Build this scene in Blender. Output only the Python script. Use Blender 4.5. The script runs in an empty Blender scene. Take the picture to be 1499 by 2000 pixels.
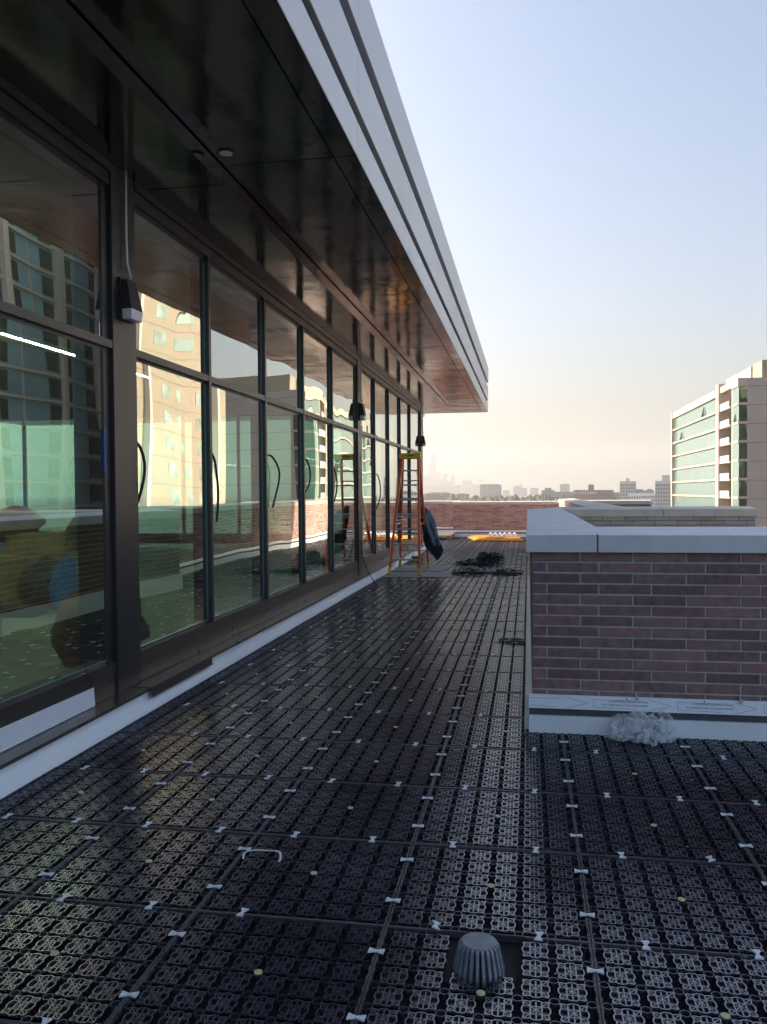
import bpy, math, random
from mathutils import Vector, Matrix
random.seed(7)
R_ = math.radians
# ---------------------------------------------------------------- camera, world, sun
scene = bpy.context.scene
COL = scene.collection
cam_d = bpy.data.cameras.new('camera'); cam = bpy.data.objects.new('camera', cam_d); COL.objects.link(cam)
right = Vector((0.98546422, 0.1697216, -0.00740615)); down = Vector((-0.00325761, -0.02470869, -0.99968939)); fwd = Vector((-0.16985188, 0.98518225, -0.02379665))
up = -down
m = Matrix(((right.x, up.x, -fwd.x, 0), (right.y, up.y, -fwd.y, 0), (right.z, up.z, -fwd.z, 1.5171), (0, 0, 0, 1)))
cam.matrix_world = m
cam_d.sensor_fit = 'VERTICAL'; cam_d.sensor_height = 36; cam_d.sensor_width = 27; cam_d.lens = 29.52
cam_d.clip_start = 0.05; cam_d.clip_end = 40000
scene.camera = cam
SUN_AZ, SUN_EL = -73.0, 22.0        # degrees clockwise from +y; elevation
w = bpy.data.worlds.new('World'); scene.world = w; w.use_nodes = True
nt = w.node_tree; nt.nodes.clear()
sky = nt.nodes.new('ShaderNodeTexSky'); sky.sky_type = 'NISHITA'; sky.sun_disc = False
sky.sun_elevation = R_(SUN_EL); sky.sun_rotation = R_(SUN_AZ)
sky.altitude = 200; sky.air_density = 1.0; sky.dust_density = 7.0; sky.ozone_density = 2.3
bg = nt.nodes.new('ShaderNodeBackground'); bg.inputs[1].default_value = 0.1
wo = nt.nodes.new('ShaderNodeOutputWorld')
nt.links.new(sky.outputs[0], bg.inputs[0]); nt.links.new(bg.outputs[0], wo.inputs[0])
sd = bpy.data.lights.new('sun', 'SUN'); sd.energy = 2.5; sd.angle = R_(0.6); sd.color = (1.0, 0.86, 0.68)
sun = bpy.data.objects.new('sun', sd); COL.objects.link(sun)
sdir = Vector((math.sin(R_(SUN_AZ)) * math.cos(R_(SUN_EL)), math.cos(R_(SUN_AZ)) * math.cos(R_(SUN_EL)), math.sin(R_(SUN_EL))))
sun.rotation_euler = (-sdir).to_track_quat('-Z', 'Y').to_euler(); sun.location = (-60, 90, 60)
scene.view_settings.view_transform = 'Standard'; scene.view_settings.look = 'None'
scene.view_settings.exposure = 1.72; scene.view_settings.gamma = 1.0
scene.cycles.max_bounces = 10; scene.cycles.transparent_max_bounces = 16; scene.cycles.glossy_bounces = 5

# ---------------------------------------------------------------- materials
def mat(name, col, rough=0.6, metal=0.0, noise=0.0, nscale=4.0, bump=0.0, bscale=40.0, col2=None, spec=0.5, island=0.0, stretch=None, dirt=None, ior=1.5, world=False):
    mt = bpy.data.materials.new(name); mt.use_nodes = True
    n = mt.node_tree; b = n.nodes['Principled BSDF']
    b.inputs['Roughness'].default_value = rough; b.inputs['Metallic'].default_value = metal
    b.inputs['Specular IOR Level'].default_value = spec
    b.inputs['IOR'].default_value = ior
    c = (*col, 1)
    out = None
    tc = n.nodes.new('ShaderNodeTexCoord'); vec = tc.outputs['Object']
    if world: vec = n.nodes.new('ShaderNodeNewGeometry').outputs['Position']
    if stretch:
        mp = n.nodes.new('ShaderNodeMapping'); mp.inputs['Scale'].default_value = stretch
        n.links.new(vec, mp.inputs[0]); vec = mp.outputs[0]
    rgb = n.nodes.new('ShaderNodeRGB'); rgb.outputs[0].default_value = c; out = rgb.outputs[0]
    if island:
        g = n.nodes.new('ShaderNodeNewGeometry'); r = n.nodes.new('ShaderNodeValToRGB')
        c2 = col2 or tuple(x * 0.5 for x in col)
        r.color_ramp.elements[0].color = (*c2, 1); r.color_ramp.elements[1].color = c
        r.color_ramp.elements[0].position = 0.0; r.color_ramp.elements[1].position = island
        n.links.new(g.outputs['Random Per Island'], r.inputs[0]); out = r.outputs[0]
    if noise:
        t = n.nodes.new('ShaderNodeTexNoise'); t.inputs['Scale'].default_value = nscale; t.inputs['Detail'].default_value = 6
        n.links.new(vec, t.inputs['Vector'])
        mr = n.nodes.new('ShaderNodeMapRange'); mr.inputs[1].default_value = 0.25; mr.inputs[2].default_value = 0.75
        mr.inputs[3].default_value = 1 - noise; mr.inputs[4].default_value = 1 + noise
        n.links.new(t.outputs[0], mr.inputs[0])
        mx = n.nodes.new('ShaderNodeVectorMath'); mx.operation = 'SCALE'
        n.links.new(out, mx.inputs[0]); n.links.new(mr.outputs[0], mx.inputs['Scale']); out = mx.outputs[0]
        mr2 = n.nodes.new('ShaderNodeMapRange'); mr2.inputs[3].default_value = max(0.02, rough - 0.1); mr2.inputs[4].default_value = min(1, rough + 0.12)
        n.links.new(t.outputs[0], mr2.inputs[0]); n.links.new(mr2.outputs[0], b.inputs['Roughness'])
    if dirt:
        t = n.nodes.new('ShaderNodeTexNoise'); t.inputs['Scale'].default_value = dirt[1]; t.inputs['Detail'].default_value = 8; t.inputs['Roughness'].default_value = 0.7
        n.links.new(vec, t.inputs['Vector'])
        rr = n.nodes.new('ShaderNodeValToRGB'); rr.color_ramp.elements[0].position = dirt[2]; rr.color_ramp.elements[1].position = dirt[2] + 0.12
        rr.color_ramp.elements[0].color = (0, 0, 0, 1); rr.color_ramp.elements[1].color = (1, 1, 1, 1)
        n.links.new(t.outputs[0], rr.inputs[0])
        mm = n.nodes.new('ShaderNodeMix'); mm.data_type = 'RGBA'
        n.links.new(rr.outputs[0], mm.inputs[0]); n.links.new(out, mm.inputs[6]); mm.inputs[7].default_value = (*dirt[0], 1); out = mm.outputs[2]
    n.links.new(out, b.inputs['Base Color'])
    if bump:
        t = n.nodes.new('ShaderNodeTexNoise'); t.inputs['Scale'].default_value = bscale; t.inputs['Detail'].default_value = 4
        n.links.new(vec, t.inputs['Vector'])
        bp = n.nodes.new('ShaderNodeBump'); bp.inputs['Strength'].default_value = 1.0; bp.inputs['Distance'].default_value = bump
        n.links.new(t.outputs[0], bp.inputs['Height']); n.links.new(bp.outputs[0], b.inputs['Normal'])
    return mt

def glass_mat(name, tint, refl, base=0.3, wob=0.004, ws=0.7, rough=0.0):
    mt = bpy.data.materials.new(name); mt.use_nodes = True
    n = mt.node_tree; n.nodes.clear()
    o = n.nodes.new('ShaderNodeOutputMaterial'); mx = n.nodes.new('ShaderNodeMixShader')
    tr = n.nodes.new('ShaderNodeBsdfTransparent'); tr.inputs[0].default_value = (*tint, 1)
    gl = n.nodes.new('ShaderNodeBsdfGlossy'); gl.inputs[0].default_value = (*refl, 1); gl.inputs['Roughness'].default_value = rough
    lw = n.nodes.new('ShaderNodeLayerWeight'); lw.inputs[0].default_value = 0.5
    mr = n.nodes.new('ShaderNodeMapRange'); mr.inputs[3].default_value = base; mr.inputs[4].default_value = 1.0
    pw = n.nodes.new('ShaderNodeMath'); pw.operation = 'POWER'; pw.inputs[1].default_value = 2.2
    n.links.new(lw.outputs['Facing'], pw.inputs[0]); n.links.new(pw.outputs[0], mr.inputs[0]); n.links.new(mr.outputs[0], mx.inputs[0])
    n.links.new(tr.outputs[0], mx.inputs[1]); n.links.new(gl.outputs[0], mx.inputs[2]); n.links.new(mx.outputs[0], o.inputs[0])
    if wob:
        tc = n.nodes.new('ShaderNodeTexCoord'); oi = n.nodes.new('ShaderNodeObjectInfo')
        ad = n.nodes.new('ShaderNodeVectorMath'); ad.operation = 'MULTIPLY_ADD'; ad.inputs[1].default_value = (1, 1, 0.55)
        cx = n.nodes.new('ShaderNodeCombineXYZ'); ml = n.nodes.new('ShaderNodeMath'); ml.operation = 'MULTIPLY'; ml.inputs[1].default_value = 37
        n.links.new(oi.outputs['Random'], ml.inputs[0]); n.links.new(ml.outputs[0], cx.inputs[2])
        n.links.new(tc.outputs['Object'], ad.inputs[0]); n.links.new(cx.outputs[0], ad.inputs[2])
        t = n.nodes.new('ShaderNodeTexNoise'); t.inputs['Scale'].default_value = ws; t.inputs['Detail'].default_value = 0.6
        n.links.new(ad.outputs[0], t.inputs['Vector'])
        bp = n.nodes.new('ShaderNodeBump'); bp.inputs['Distance'].default_value = wob; bp.inputs['Strength'].default_value = 1.0
        n.links.new(t.outputs[0], bp.inputs['Height']); n.links.new(bp.outputs[0], gl.inputs['Normal'])
    return mt

def emis(name, col, s):
    mt = bpy.data.materials.new(name); mt.use_nodes = True
    b = mt.node_tree.nodes['Principled BSDF']; b.inputs['Emission Color'].default_value = (*col, 1); b.inputs['Emission Strength'].default_value = s
    return mt

M = dict(
    lattice=mat('black_plastic', (0.052, 0.046, 0.068), 0.22, noise=0.55, nscale=1.7, spec=1.0, ior=2.0, world=True, dirt=((0.11, 0.10, 0.10), 2.6, 0.60)),
    gloss_black=mat('gloss_black_plastic', (0.006, 0.005, 0.009), 0.16, spec=0.35, noise=0.4, nscale=2, world=True),
    rail=mat('grey_plastic', (0.085, 0.078, 0.088), 0.4, noise=0.4, nscale=3, world=True),
    membrane=mat('dark_membrane', (0.012, 0.011, 0.014), 0.9, noise=0.3, nscale=2),
    clip=mat('white_plastic', (0.78, 0.8, 0.82), 0.4),
    disc=mat('yellow_plastic', (0.62, 0.6, 0.3), 0.5, noise=0.1, nscale=30),
    brick=mat('brown_brick', (0.32, 0.185, 0.17), 0.8, island=1.0, col2=(0.17, 0.105, 0.11), noise=0.32, nscale=18, bump=0.0016, bscale=60, dirt=((0.34, 0.31, 0.31), 9, 0.64)),
    brick_far=mat('pink_brick', (0.56, 0.36, 0.31), 0.85, island=1.0, col2=(0.30, 0.17, 0.16), noise=0.15, nscale=12, bump=0.0012, bscale=60),
    brick_buff=mat('buff_brick', (0.47, 0.41, 0.36), 0.85, island=1.0, col2=(0.36, 0.31, 0.28), noise=0.12, nscale=12, bump=0.0012, bscale=60),
    mortar=mat('mortar', (0.55, 0.54, 0.53), 0.95, noise=0.15, nscale=30, bump=0.002, bscale=120),
    mortar_dark=mat('dark_mortar', (0.16, 0.15, 0.15), 0.95, noise=0.15, nscale=30),
    stone=mat('cast_stone', (0.68, 0.69, 0.70), 0.75, noise=0.10, nscale=6, bump=0.0006, bscale=150, dirt=((0.27, 0.25, 0.19), 2.6, 0.66)),
    stone_far=mat('warm_cast_stone', (0.56, 0.50, 0.44), 0.8, noise=0.10, nscale=5),
    sealant=mat('grey_sealant', (0.10, 0.14, 0.16), 0.6),
    white_mem=mat('white_membrane', (0.84, 0.87, 0.90), 0.5, noise=0.05, nscale=3, bump=0.006, bscale=5, dirt=((0.50, 0.52, 0.55), 6, 0.66)),
    film=mat('masking_film', (0.82, 0.85, 0.89), 0.3, noise=0.03),
    ink=mat('grey_ink', (0.07, 0.075, 0.10), 0.6),
    dark_sheet=mat('dark_sheet_metal', (0.10, 0.105, 0.12), 0.45, metal=0.3),
    bronze=mat('bronze_metal', (0.040, 0.036, 0.041), 0.33, metal=0.25, spec=0.8, noise=0.12, nscale=5, bump=0.0004, bscale=20),
    bronze_sill=mat('bronze_sill_metal', (0.17, 0.15, 0.145), 0.3, metal=0.8, noise=0.18, nscale=6, dirt=((0.12, 0.1, 0.09), 5, 0.6)),
    soffit=mat('bronze_soffit_panel', (0.22, 0.18, 0.165), 0.10, metal=1.0, noise=0.06, nscale=3, bump=0.010, bscale=1.5),
    soffit_in=mat('bronze_soffit_panel_inner', (0.21, 0.175, 0.16), 0.12, metal=1.0, noise=0.06, nscale=3, bump=0.008, bscale=1.3),
    black=mat('black_gap', (0.01, 0.01, 0.011), 0.8),
    silver=mat('silver_panel', (0.60, 0.62, 0.67), 0.38, metal=0.4, noise=0.03, nscale=0.7, bump=0.003, bscale=0.8),
    gasket=mat('teal_glass_edge', (0.10, 0.22, 0.24), 0.25),
    fixture=mat('dark_bronze_lamp_body', (0.05, 0.043, 0.04), 0.45, metal=0.3, noise=0.1),
    lens=mat('frosted_lens', (0.78, 0.76, 0.80), 0.35),
    conduit=mat('white_conduit', (0.8, 0.78, 0.72), 0.4),
    cord=mat('black_rubber', (0.012, 0.012, 0.014), 0.45),
    tape=mat('blue_tape', (0.03, 0.14, 0.62), 0.6),
    orange=mat('orange_fibreglass', (0.80, 0.11, 0.03), 0.4, noise=0.1, nscale=10),
    alu=mat('aluminium', (0.40, 0.43, 0.48), 0.35, metal=0.7, noise=0.1, nscale=15),
    yellow=mat('yellow_plastic_cap', (0.78, 0.50, 0.03), 0.45, noise=0.08, nscale=15),
    bag=mat('black_plastic_bag', (0.012, 0.016, 0.03), 0.22, spec=0.8, bump=0.012, bscale=9),
    ply=mat('grey_sheet', (0.34, 0.325, 0.31), 0.8, noise=0.15, nscale=5),
    drain=mat('cast_grey_metal', (0.26, 0.28, 0.32), 0.55, metal=0.35, noise=0.25, nscale=25, bump=0.001, bscale=90),
    oplank=mat('yellow_orange_board', (0.80, 0.33, 0.02), 0.5, noise=0.1, nscale=8),
    foam=mat('white_foam', (0.82, 0.8, 0.76), 0.7),
    wood=mat('weathered_wood', (0.28, 0.22, 0.17), 0.8, noise=0.3, nscale=12),
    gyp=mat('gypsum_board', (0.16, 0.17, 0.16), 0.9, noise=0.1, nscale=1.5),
    slab=mat('concrete_slab', (0.55, 0.55, 0.50), 0.7, noise=0.25, nscale=1.2, dirt=((0.33, 0.33, 0.3), 2, 0.55)),
    card=mat('cardboard', (0.62, 0.47, 0.28), 0.85, noise=0.15, nscale=5),
    bluebag=mat('blue_plastic', (0.05, 0.35, 0.9), 0.35),
    brown_pile=mat('brown_scrap', (0.30, 0.16, 0.10), 0.9, noise=0.5, nscale=14, bump=0.01, bscale=20),
    paper=mat('white_paper', (0.75, 0.78, 0.78), 0.6),
    strip=mat('white_strip', (0.7, 0.68, 0.66), 0.6),
    concrete=mat('beige_concrete', (0.34, 0.30, 0.235), 0.85, noise=0.06, nscale=0.3),
    concrete_grey=mat('grey_concrete', (0.42, 0.38, 0.35), 0.85, noise=0.07, nscale=0.15),
    peach=mat('peach_concrete', (0.50, 0.42, 0.345), 0.8, noise=0.05, nscale=0.2),
    rail_white=mat('white_railing', (0.72, 0.72, 0.70), 0.5),
    dkwin=mat('dark_window', (0.05, 0.06, 0.07), 0.12, spec=0.8),
    wframe=mat('white_window_frame', (0.8, 0.8, 0.76), 0.5),
    teal=mat('teal_grey_render', (0.16, 0.21, 0.21), 0.7, noise=0.05, nscale=0.2),
    ground=mat('city_ground', (0.12, 0.115, 0.10), 0.95, noise=0.3, nscale=0.02),
    city=mat('city_grey', (0.26, 0.26, 0.27), 0.85, noise=0.08, nscale=0.05),
    city_brick=mat('city_brick', (0.30, 0.20, 0.17), 0.9, noise=0.08, nscale=0.1),
    city_stripe=mat('city_pale', (0.60, 0.57, 0.52), 0.9),
    brick_house=mat('red_house_brick', (0.42, 0.22, 0.16), 0.9, noise=0.15, nscale=1.0),
    mint=mat('mint_window_glass', (0.30, 0.40, 0.36), 0.15, noise=0.5, nscale=0.5),
    tree=mat('bare_tree_mass', (0.07, 0.065, 0.05), 0.95, noise=0.4, nscale=0.1),
)
M['glass'] = glass_mat('coated_green_glass', (0.48, 0.76, 0.67), (0.97, 0.97, 0.90), 0.46, 0.013, 0.8)
M['glass_in'] = glass_mat('pale_green_glass', (0.60, 0.85, 0.74), (0.9, 1, 0.95), 0.1, 0.0)
M['glass_blue'] = mat('blue_tower_glass', (0.30, 0.50, 0.62), 0.12, noise=0.3, nscale=0.12)
M['glass_tower'] = mat('pale_tower_glass', (0.13, 0.215, 0.20), 0.12, noise=0.12, nscale=0.15, spec=0.9)
M['glass_corner'] = glass_mat('dark_corner_glass', (0.1, 0.16, 0.14), (0.45, 0.6, 0.45), 0.4, 0.5, 0.35)
M['lamp'] = emis('warm_tube', (1.0, 0.95, 0.62), 20.0)
def _clear():
    mt = bpy.data.materials.new('clear_crumpled_film'); mt.use_nodes = True
    b = mt.node_tree.nodes['Principled BSDF']; b.inputs['Base Color'].default_value = (0.92, 0.96, 0.98, 1); b.inputs['Roughness'].default_value = 0.12
    b.inputs['Alpha'].default_value = 0.30; b.inputs['Specular IOR Level'].default_value = 1.0
    return mt
M['clear'] = _clear()

# ---------------------------------------------------------------- mesh helpers
class MB:
    def __init__(s): s.v = []; s.f = []
    def add(s, vs, fs):
        k = len(s.v); s.v += [tuple(p) for p in vs]; s.f += [tuple(i + k for i in f) for f in fs]; return s
    def box(s, x0, x1, y0, y1, z0, z1):
        return s.add([(x0, y0, z0), (x1, y0, z0), (x1, y1, z0), (x0, y1, z0), (x0, y0, z1), (x1, y0, z1), (x1, y1, z1), (x0, y1, z1)],
                     [(0, 3, 2, 1), (4, 5, 6, 7), (0, 1, 5, 4), (1, 2, 6, 5), (2, 3, 7, 6), (3, 0, 4, 7)])
    def hexa(s, b, t):   # bottom 4 pts ccw, top 4 pts ccw
        return s.add(list(b) + list(t), [(0, 3, 2, 1), (4, 5, 6, 7), (0, 1, 5, 4), (1, 2, 6, 5), (2, 3, 7, 6), (3, 0, 4, 7)])
    def bar(s, p, q, w, h, upv=(0, 0, 1)):
        p = Vector(p); q = Vector(q); d = (q - p)
        if d.length < 1e-6: return s
        d.normalize(); u = Vector(upv)
        if abs(d.dot(u)) > 0.98: u = Vector((1, 0, 0))
        a = d.cross(u).normalized() * (w / 2); c = a.cross(d).normalized() * (h / 2)
        return s.hexa([p - a - c, p + a - c, q + a - c, q - a - c], [p - a + c, p + a + c, q + a + c, q - a + c])
    def tube(s, pts, r, n=8, cap=True):
        pts = [Vector(p) for p in pts]; rings = []
        ref = None
        for i, p in enumerate(pts):
            d = (pts[min(i + 1, len(pts) - 1)] - pts[max(i - 1, 0)]).normalized()
            if ref is None: ref = Vector((0, 0, 1)) if abs(d.z) < 0.9 else Vector((1, 0, 0))
            a = d.cross(ref).normalized(); b = a.cross(d).normalized(); ref = b
            rr = r[i] if isinstance(r, (list, tuple)) else r
            rings.append([p + a * math.cos(2 * math.pi * k / n) * rr + b * math.sin(2 * math.pi * k / n) * rr for k in range(n)])
        vs = [v for g in rings for v in g]; fs = []
        for i in range(len(pts) - 1):
            for k in range(n):
                fs.append((i * n + k, i * n + (k + 1) % n, (i + 1) * n + (k + 1) % n, (i + 1) * n + k))
        if cap: fs += [tuple(range(n))[::-1], tuple((len(pts) - 1) * n + k for k in range(n))]
        return s.add(vs, fs)
    def prism(s, poly, axis, a, b):   # poly list of 2-D, extruded along axis from a to b
        def P(u, v, w):
            return {'x': (w, u, v), 'y': (u, w, v), 'z': (u, v, w)}[axis]
        n = len(poly); vs = [P(u, v, a) for u, v in poly] + [P(u, v, b) for u, v in poly]
        fs = [tuple(range(n))[::-1], tuple(range(n, 2 * n))] + [(i, (i + 1) % n, n + (i + 1) % n, n + i) for i in range(n)]
        return s.add(vs, fs)
    def mesh(s, name, m, smooth=False, bevel=0):
        me = bpy.data.meshes.new(name); me.from_pydata(s.v, [], s.f); me.materials.append(m); me.validate(); 
        import bmesh
        bm = bmesh.new(); bm.from_mesh(me); bmesh.ops.recalc_face_normals(bm, faces=bm.faces)
        if bevel: bmesh.ops.bevel(bm, geom=bm.edges[:], offset=bevel, segments=2, affect='EDGES', profile=0.5)
        bm.to_mesh(me); bm.free()
        if smooth:
            for p in me.polygons: p.use_smooth = True
        return me
    def build(s, name, m, parent=None, smooth=False, bevel=0, loc=None):
        me = s.mesh(name, m, smooth, bevel); o = bpy.data.objects.new(name, me); COL.objects.link(o)
        if parent is not None: o.parent = parent
        if loc is not None: o.location = loc
        return o

def tag(o, label=None, cat=None, group=None, kind=None):
    if label: o['label'] = label
    if cat: o['category'] = cat
    if group: o['group'] = group
    if kind: o['kind'] = kind
    return o
def thing(name, label, cat, loc=(0, 0, 0), rz=0, group=None):
    o = bpy.data.objects.new(name, None); COL.objects.link(o); o.location = loc; o.rotation_euler = (0, 0, rz)
    o.empty_display_size = 0.1
    return tag(o, label, cat, group)
def copy_tree(o, parent=None, kids=None):
    c = o.copy(); COL.objects.link(c)
    if parent is not None: c.parent = parent
    for ch in (kids if kids is not None else list(o.children)): copy_tree(ch, c)
    return c

# ---------------------------------------------------------------- structure: ground, terrace deck
GZ = -25.0
tag(MB().box(-9000, 12000, -4000, 16000, GZ - 1, GZ).build('ground', M['ground']), kind='structure')
deck = MB()
deck.box(-2.66, 3.6, -6, 5.45, -0.30, -0.03).box(-2.66, 0.30, 5.45, 12.9, -0.30, -0.03).box(-2.66, 1.2, 12.9, 28.35, -0.30, -0.03).box(-5.2, -2.66, 22.6, 31.2, -0.30, -0.03)
tag(deck.build('terrace_deck', M['membrane']), kind='structure')

# ---------------------------------------------------------------- drainage panels
P = 0.70; GX = -1.8958; GY = 2.8615
CP = (P - 0.044) / 6.0          # cell pitch
def panel_mesh(skip=()):
    mb = MB(); t = 0.0; hb = 0.02
    C = [0, 0]
    def flatbar(x0, y0, x1, y1, wd, z=0.0, hh=0.006):
        x0, x1 = C[0] + (x0 - C[0]) * SX, C[0] + (x1 - C[0]) * SX; y0, y1 = C[1] + (y0 - C[1]) * SY, C[1] + (y1 - C[1]) * SY
        dx, dy = x1 - x0, y1 - y0; L = math.hypot(dx, dy)
        if L < 1e-6: return
        nx, ny = -dy / L * wd / 2, dx / L * wd / 2
        a = [(x0 + nx, y0 + ny), (x0 - nx, y0 - ny), (x1 - nx, y1 - ny), (x1 + nx, y1 + ny)]
        mb.add([(p[0], p[1], z) for p in a] + [(p[0], p[1], z - hh) for p in a], [(0, 1, 2, 3), (0, 4, 5, 1), (2, 6, 7, 3), (1, 5, 6, 2), (3, 7, 4, 0)])
    h = 0.041; SX, SY = 1.03, 1.15
    for i in range(6):
        for j in range(6):
            if (i, j) in skip: continue
            cx = 0.022 + (i + .5) * CP; cy = 0.022 + (j + .5) * CP
            C[0], C[1] = cx, cy
            side = [(-1, 0.002), (-.72, 0.004), (-.45, 0.007), (-.2, 0.001), (0, 0.0005), (.2, 0.001), (.45, 0.007), (.72, 0.004)]
            pts = []
            for k in range(4):
                for tt, ins in side:
                    u = tt * h if abs(tt) != 1 else tt * (h - 0.004); v = h - ins
                    if abs(tt) == 1: v = h - 0.004
                    x, y = u, -v
                    for _ in range(k): x, y = -y, x
                    pts.append((cx + x, cy + y))
            for a in range(len(pts)):
                p, q = pts[a], pts[(a + 1) % len(pts)]; flatbar(p[0], p[1], q[0], q[1], 0.0046)
            e = h * 0.40; f = h - 0.005
            for s_ in (-1, 1):
                flatbar(cx + s_ * e, cy - f, cx + s_ * e, cy + f, 0.0046, -0.0004)
                flatbar(cx - f, cy + s_ * e, cx + f, cy + s_ * e, 0.0036, -0.0008)
            flatbar(cx - f, cy - f, cx + f, cy + f, 0.0034, -0.0002); flatbar(cx - f, cy + f, cx + f, cy - f, 0.0034, -0.0006)
            flatbar(cx - e, cy, cx + e, cy, 0.0026, -0.001); flatbar(cx, cy - f, cx, cy + f, 0.0042, -0.0012)
    # cup rings at cell corners
    for i in range(7):
        for j in range(7):
            if any((a, b) in skip for a in (i - 1, i) for b in (j - 1, j)): continue
            cx = 0.022 + i * CP; cy = 0.022 + j * CP
            r1, r2 = 0.0165, 0.0147; n = 10
            vs = []; fs = []
            for k in range(n):
                a = 2 * math.pi * k / n
                vs += [(cx + r1 * math.cos(a), cy + r1 * math.sin(a), -0.002), (cx + r2 * math.cos(a), cy + r2 * math.sin(a), -0.002), (cx + r2 * math.cos(a), cy + r2 * math.sin(a), -0.026), (cx + r1 * math.cos(a), cy + r1 * math.sin(a), -0.026)]
            for k in range(n):
                q = (k + 1) % n
                fs += [(4 * k, 4 * k + 1, 4 * q + 1, 4 * q), (4 * k + 1, 4 * k + 2, 4 * q + 2, 4 * q + 1), (4 * k + 3, 4 * k, 4 * q, 4 * q + 3)]
            mb.add(vs, fs)
    return mb.mesh('drainage_panel', M['lattice'])
def rail_mesh(cut=False):
    mb = MB(); g = 0.0015; wd = 0.0052
    mb.box(g, g + wd, g, P - g, -0.022, 0.0005).box(P - g - wd, P - g, g, P - g, -0.022, 0.0005)
    mb.box(g + wd, P - g - wd, g, g + wd, -0.022, 0.0005)
    if cut:
        mb.box(g + wd, 0.20, P - g - wd, P - g, -0.022, 0.0005).box(0.48, P - g - wd, P - g - wd, P - g, -0.022, 0.0005)
    else: mb.box(g + wd, P - g - wd, P - g - wd, P - g, -0.022, 0.0005)
    # wavy lugs on the long rails
    for k in range(12):
        y = 0.04 + k * 0.0545
        mb.box(g + wd, g + wd + 0.0035, y, y + 0.022, -0.018, -0.001); mb.box(P - g - wd - 0.0035, P - g - wd, y, y + 0.022, -0.018, -0.001)
    return mb.mesh('edge_rail', M['rail'])
pm, rm = panel_mesh(), rail_mesh()
def sheen_plate_mesh(skip=()):  # added plates, not part of the open lattice; reflect sky at grazing angles
    mb = MB()
    for i in range(6):
        for j in range(6):
            if (i, j) in skip: continue
            cx = 0.022 + (i + .5) * CP; cy = 0.022 + (j + .5) * CP; a, b = 0.0385, 0.0430
            mb.box(cx - a, cx + a, cy - b, cy + b, -0.014, -0.0085)
    return mb.mesh('sky_sheen_plate', M['gloss_black'])
plm, plmc = sheen_plate_mesh(), sheen_plate_mesh({(2, 5), (3, 5), (2, 4), (3, 4)})
pmc, rmc = panel_mesh({(2, 5), (3, 5), (2, 4), (3, 4)}), rail_mesh(True)
cells = []
for j in range(-3, 36):
    for i in range(-1, 6):
        x = GX + i * P; y = GY + j * P
        if i >= 3 and y + 0.2 > 5.386 and y < 12.9: continue
        if i >= 4 and y > 5: continue
        if y + P > 28.3: continue
        cells.append((i, j))
for n_, (i, j) in enumerate(cells):
    cut = (i, j) == (2, -1)
    root = bpy.data.objects.new('drainage_panel', pmc if cut else pm); COL.objects.link(root)
    root.location = (GX + i * P + random.uniform(-.001, .001), GY + j * P + random.uniform(-.001, .001), random.uniform(-0.0012, 0.0012))
    root.rotation_euler = (random.uniform(-.0012, .0012), random.uniform(-.0012, .0012), random.uniform(-.002, .002))
    if cut: tag(root, 'black lattice drainage panel with cells cut away around the ribbed roof drain', 'drainage panel')
    else: tag(root, 'square black lattice drainage panel laid edge to edge on the terrace', 'drainage panel', 'black drainage panels covering the terrace')
    pl_ = bpy.data.objects.new('sky_sheen_plate', plmc if cut else plm); COL.objects.link(pl_); pl_.parent = root
    rl = bpy.data.objects.new('edge_rail', rmc if cut else rm); COL.objects.link(rl); rl.parent = root
cellset = set(cells)
# clips
def clip_mesh():
    mb = MB(); w, hh, n = 0.026, 0.0145, 0.0045
    o = [(-w, -hh), (-0.002, -n), (0.002, -n), (w, -hh), (w, hh), (0.002, n), (-0.002, n), (-w, hh)]
    i_ = [(x * 0.84, y * 0.72) for x, y in o]
    vs = [(x, y, 0) for x, y in o] + [(x, y, 0.005) for x, y in o] + [(x, y, 0.005) for x, y in i_] + [(x, y, 0.0036) for x, y in i_]
    fs = []
    for k in range(8):
        q = (k + 1) % 8
        fs += [(k, q, 8 + q, 8 + k), (8 + k, 8 + q, 16 + q, 16 + k), (16 + k, 16 + q, 24 + q, 24 + k)]
    fs += [(24, 25, 30, 31), (25, 26, 29, 30), (26, 27, 28, 29)]
    return mb.add(vs, fs)
cmb = clip_mesh(); cme = cmb.mesh('bow_tie_clip', M['clip'])
spots = set()
for i, j in cells:
    for f in (.25, .75):
        if (i - 1, j) in cellset: spots.add((round(GX + i * P, 4), round(GY + (j + f) * P, 4), 0))
        if (i, j - 1) in cellset: spots.add((round(GX + (i + f) * P, 4), round(GY + j * P, 4), 1))
spots = sorted(spots, key=lambda s: s[1])
def vis(x, y):
    d = Vector((x, y, -1.517)); z = d.dot(fwd)
    return z > 0.3 and abs(d.dot(right) / z) < 0.47 and d.dot(down) / z < 0.63 and not (x > 0.02 and y > 5.38)
vs_ = [s for s in spots if vis(s[0], s[1])]
near = vs_[:280]; rest = [s for s in spots if s not in set(near)]
LOOSE = {(round(GX + 2.25 * P, 4), round(GY, 4)), (round(GX + 3.75 * P, 4), round(GY + P, 4))}
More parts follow.
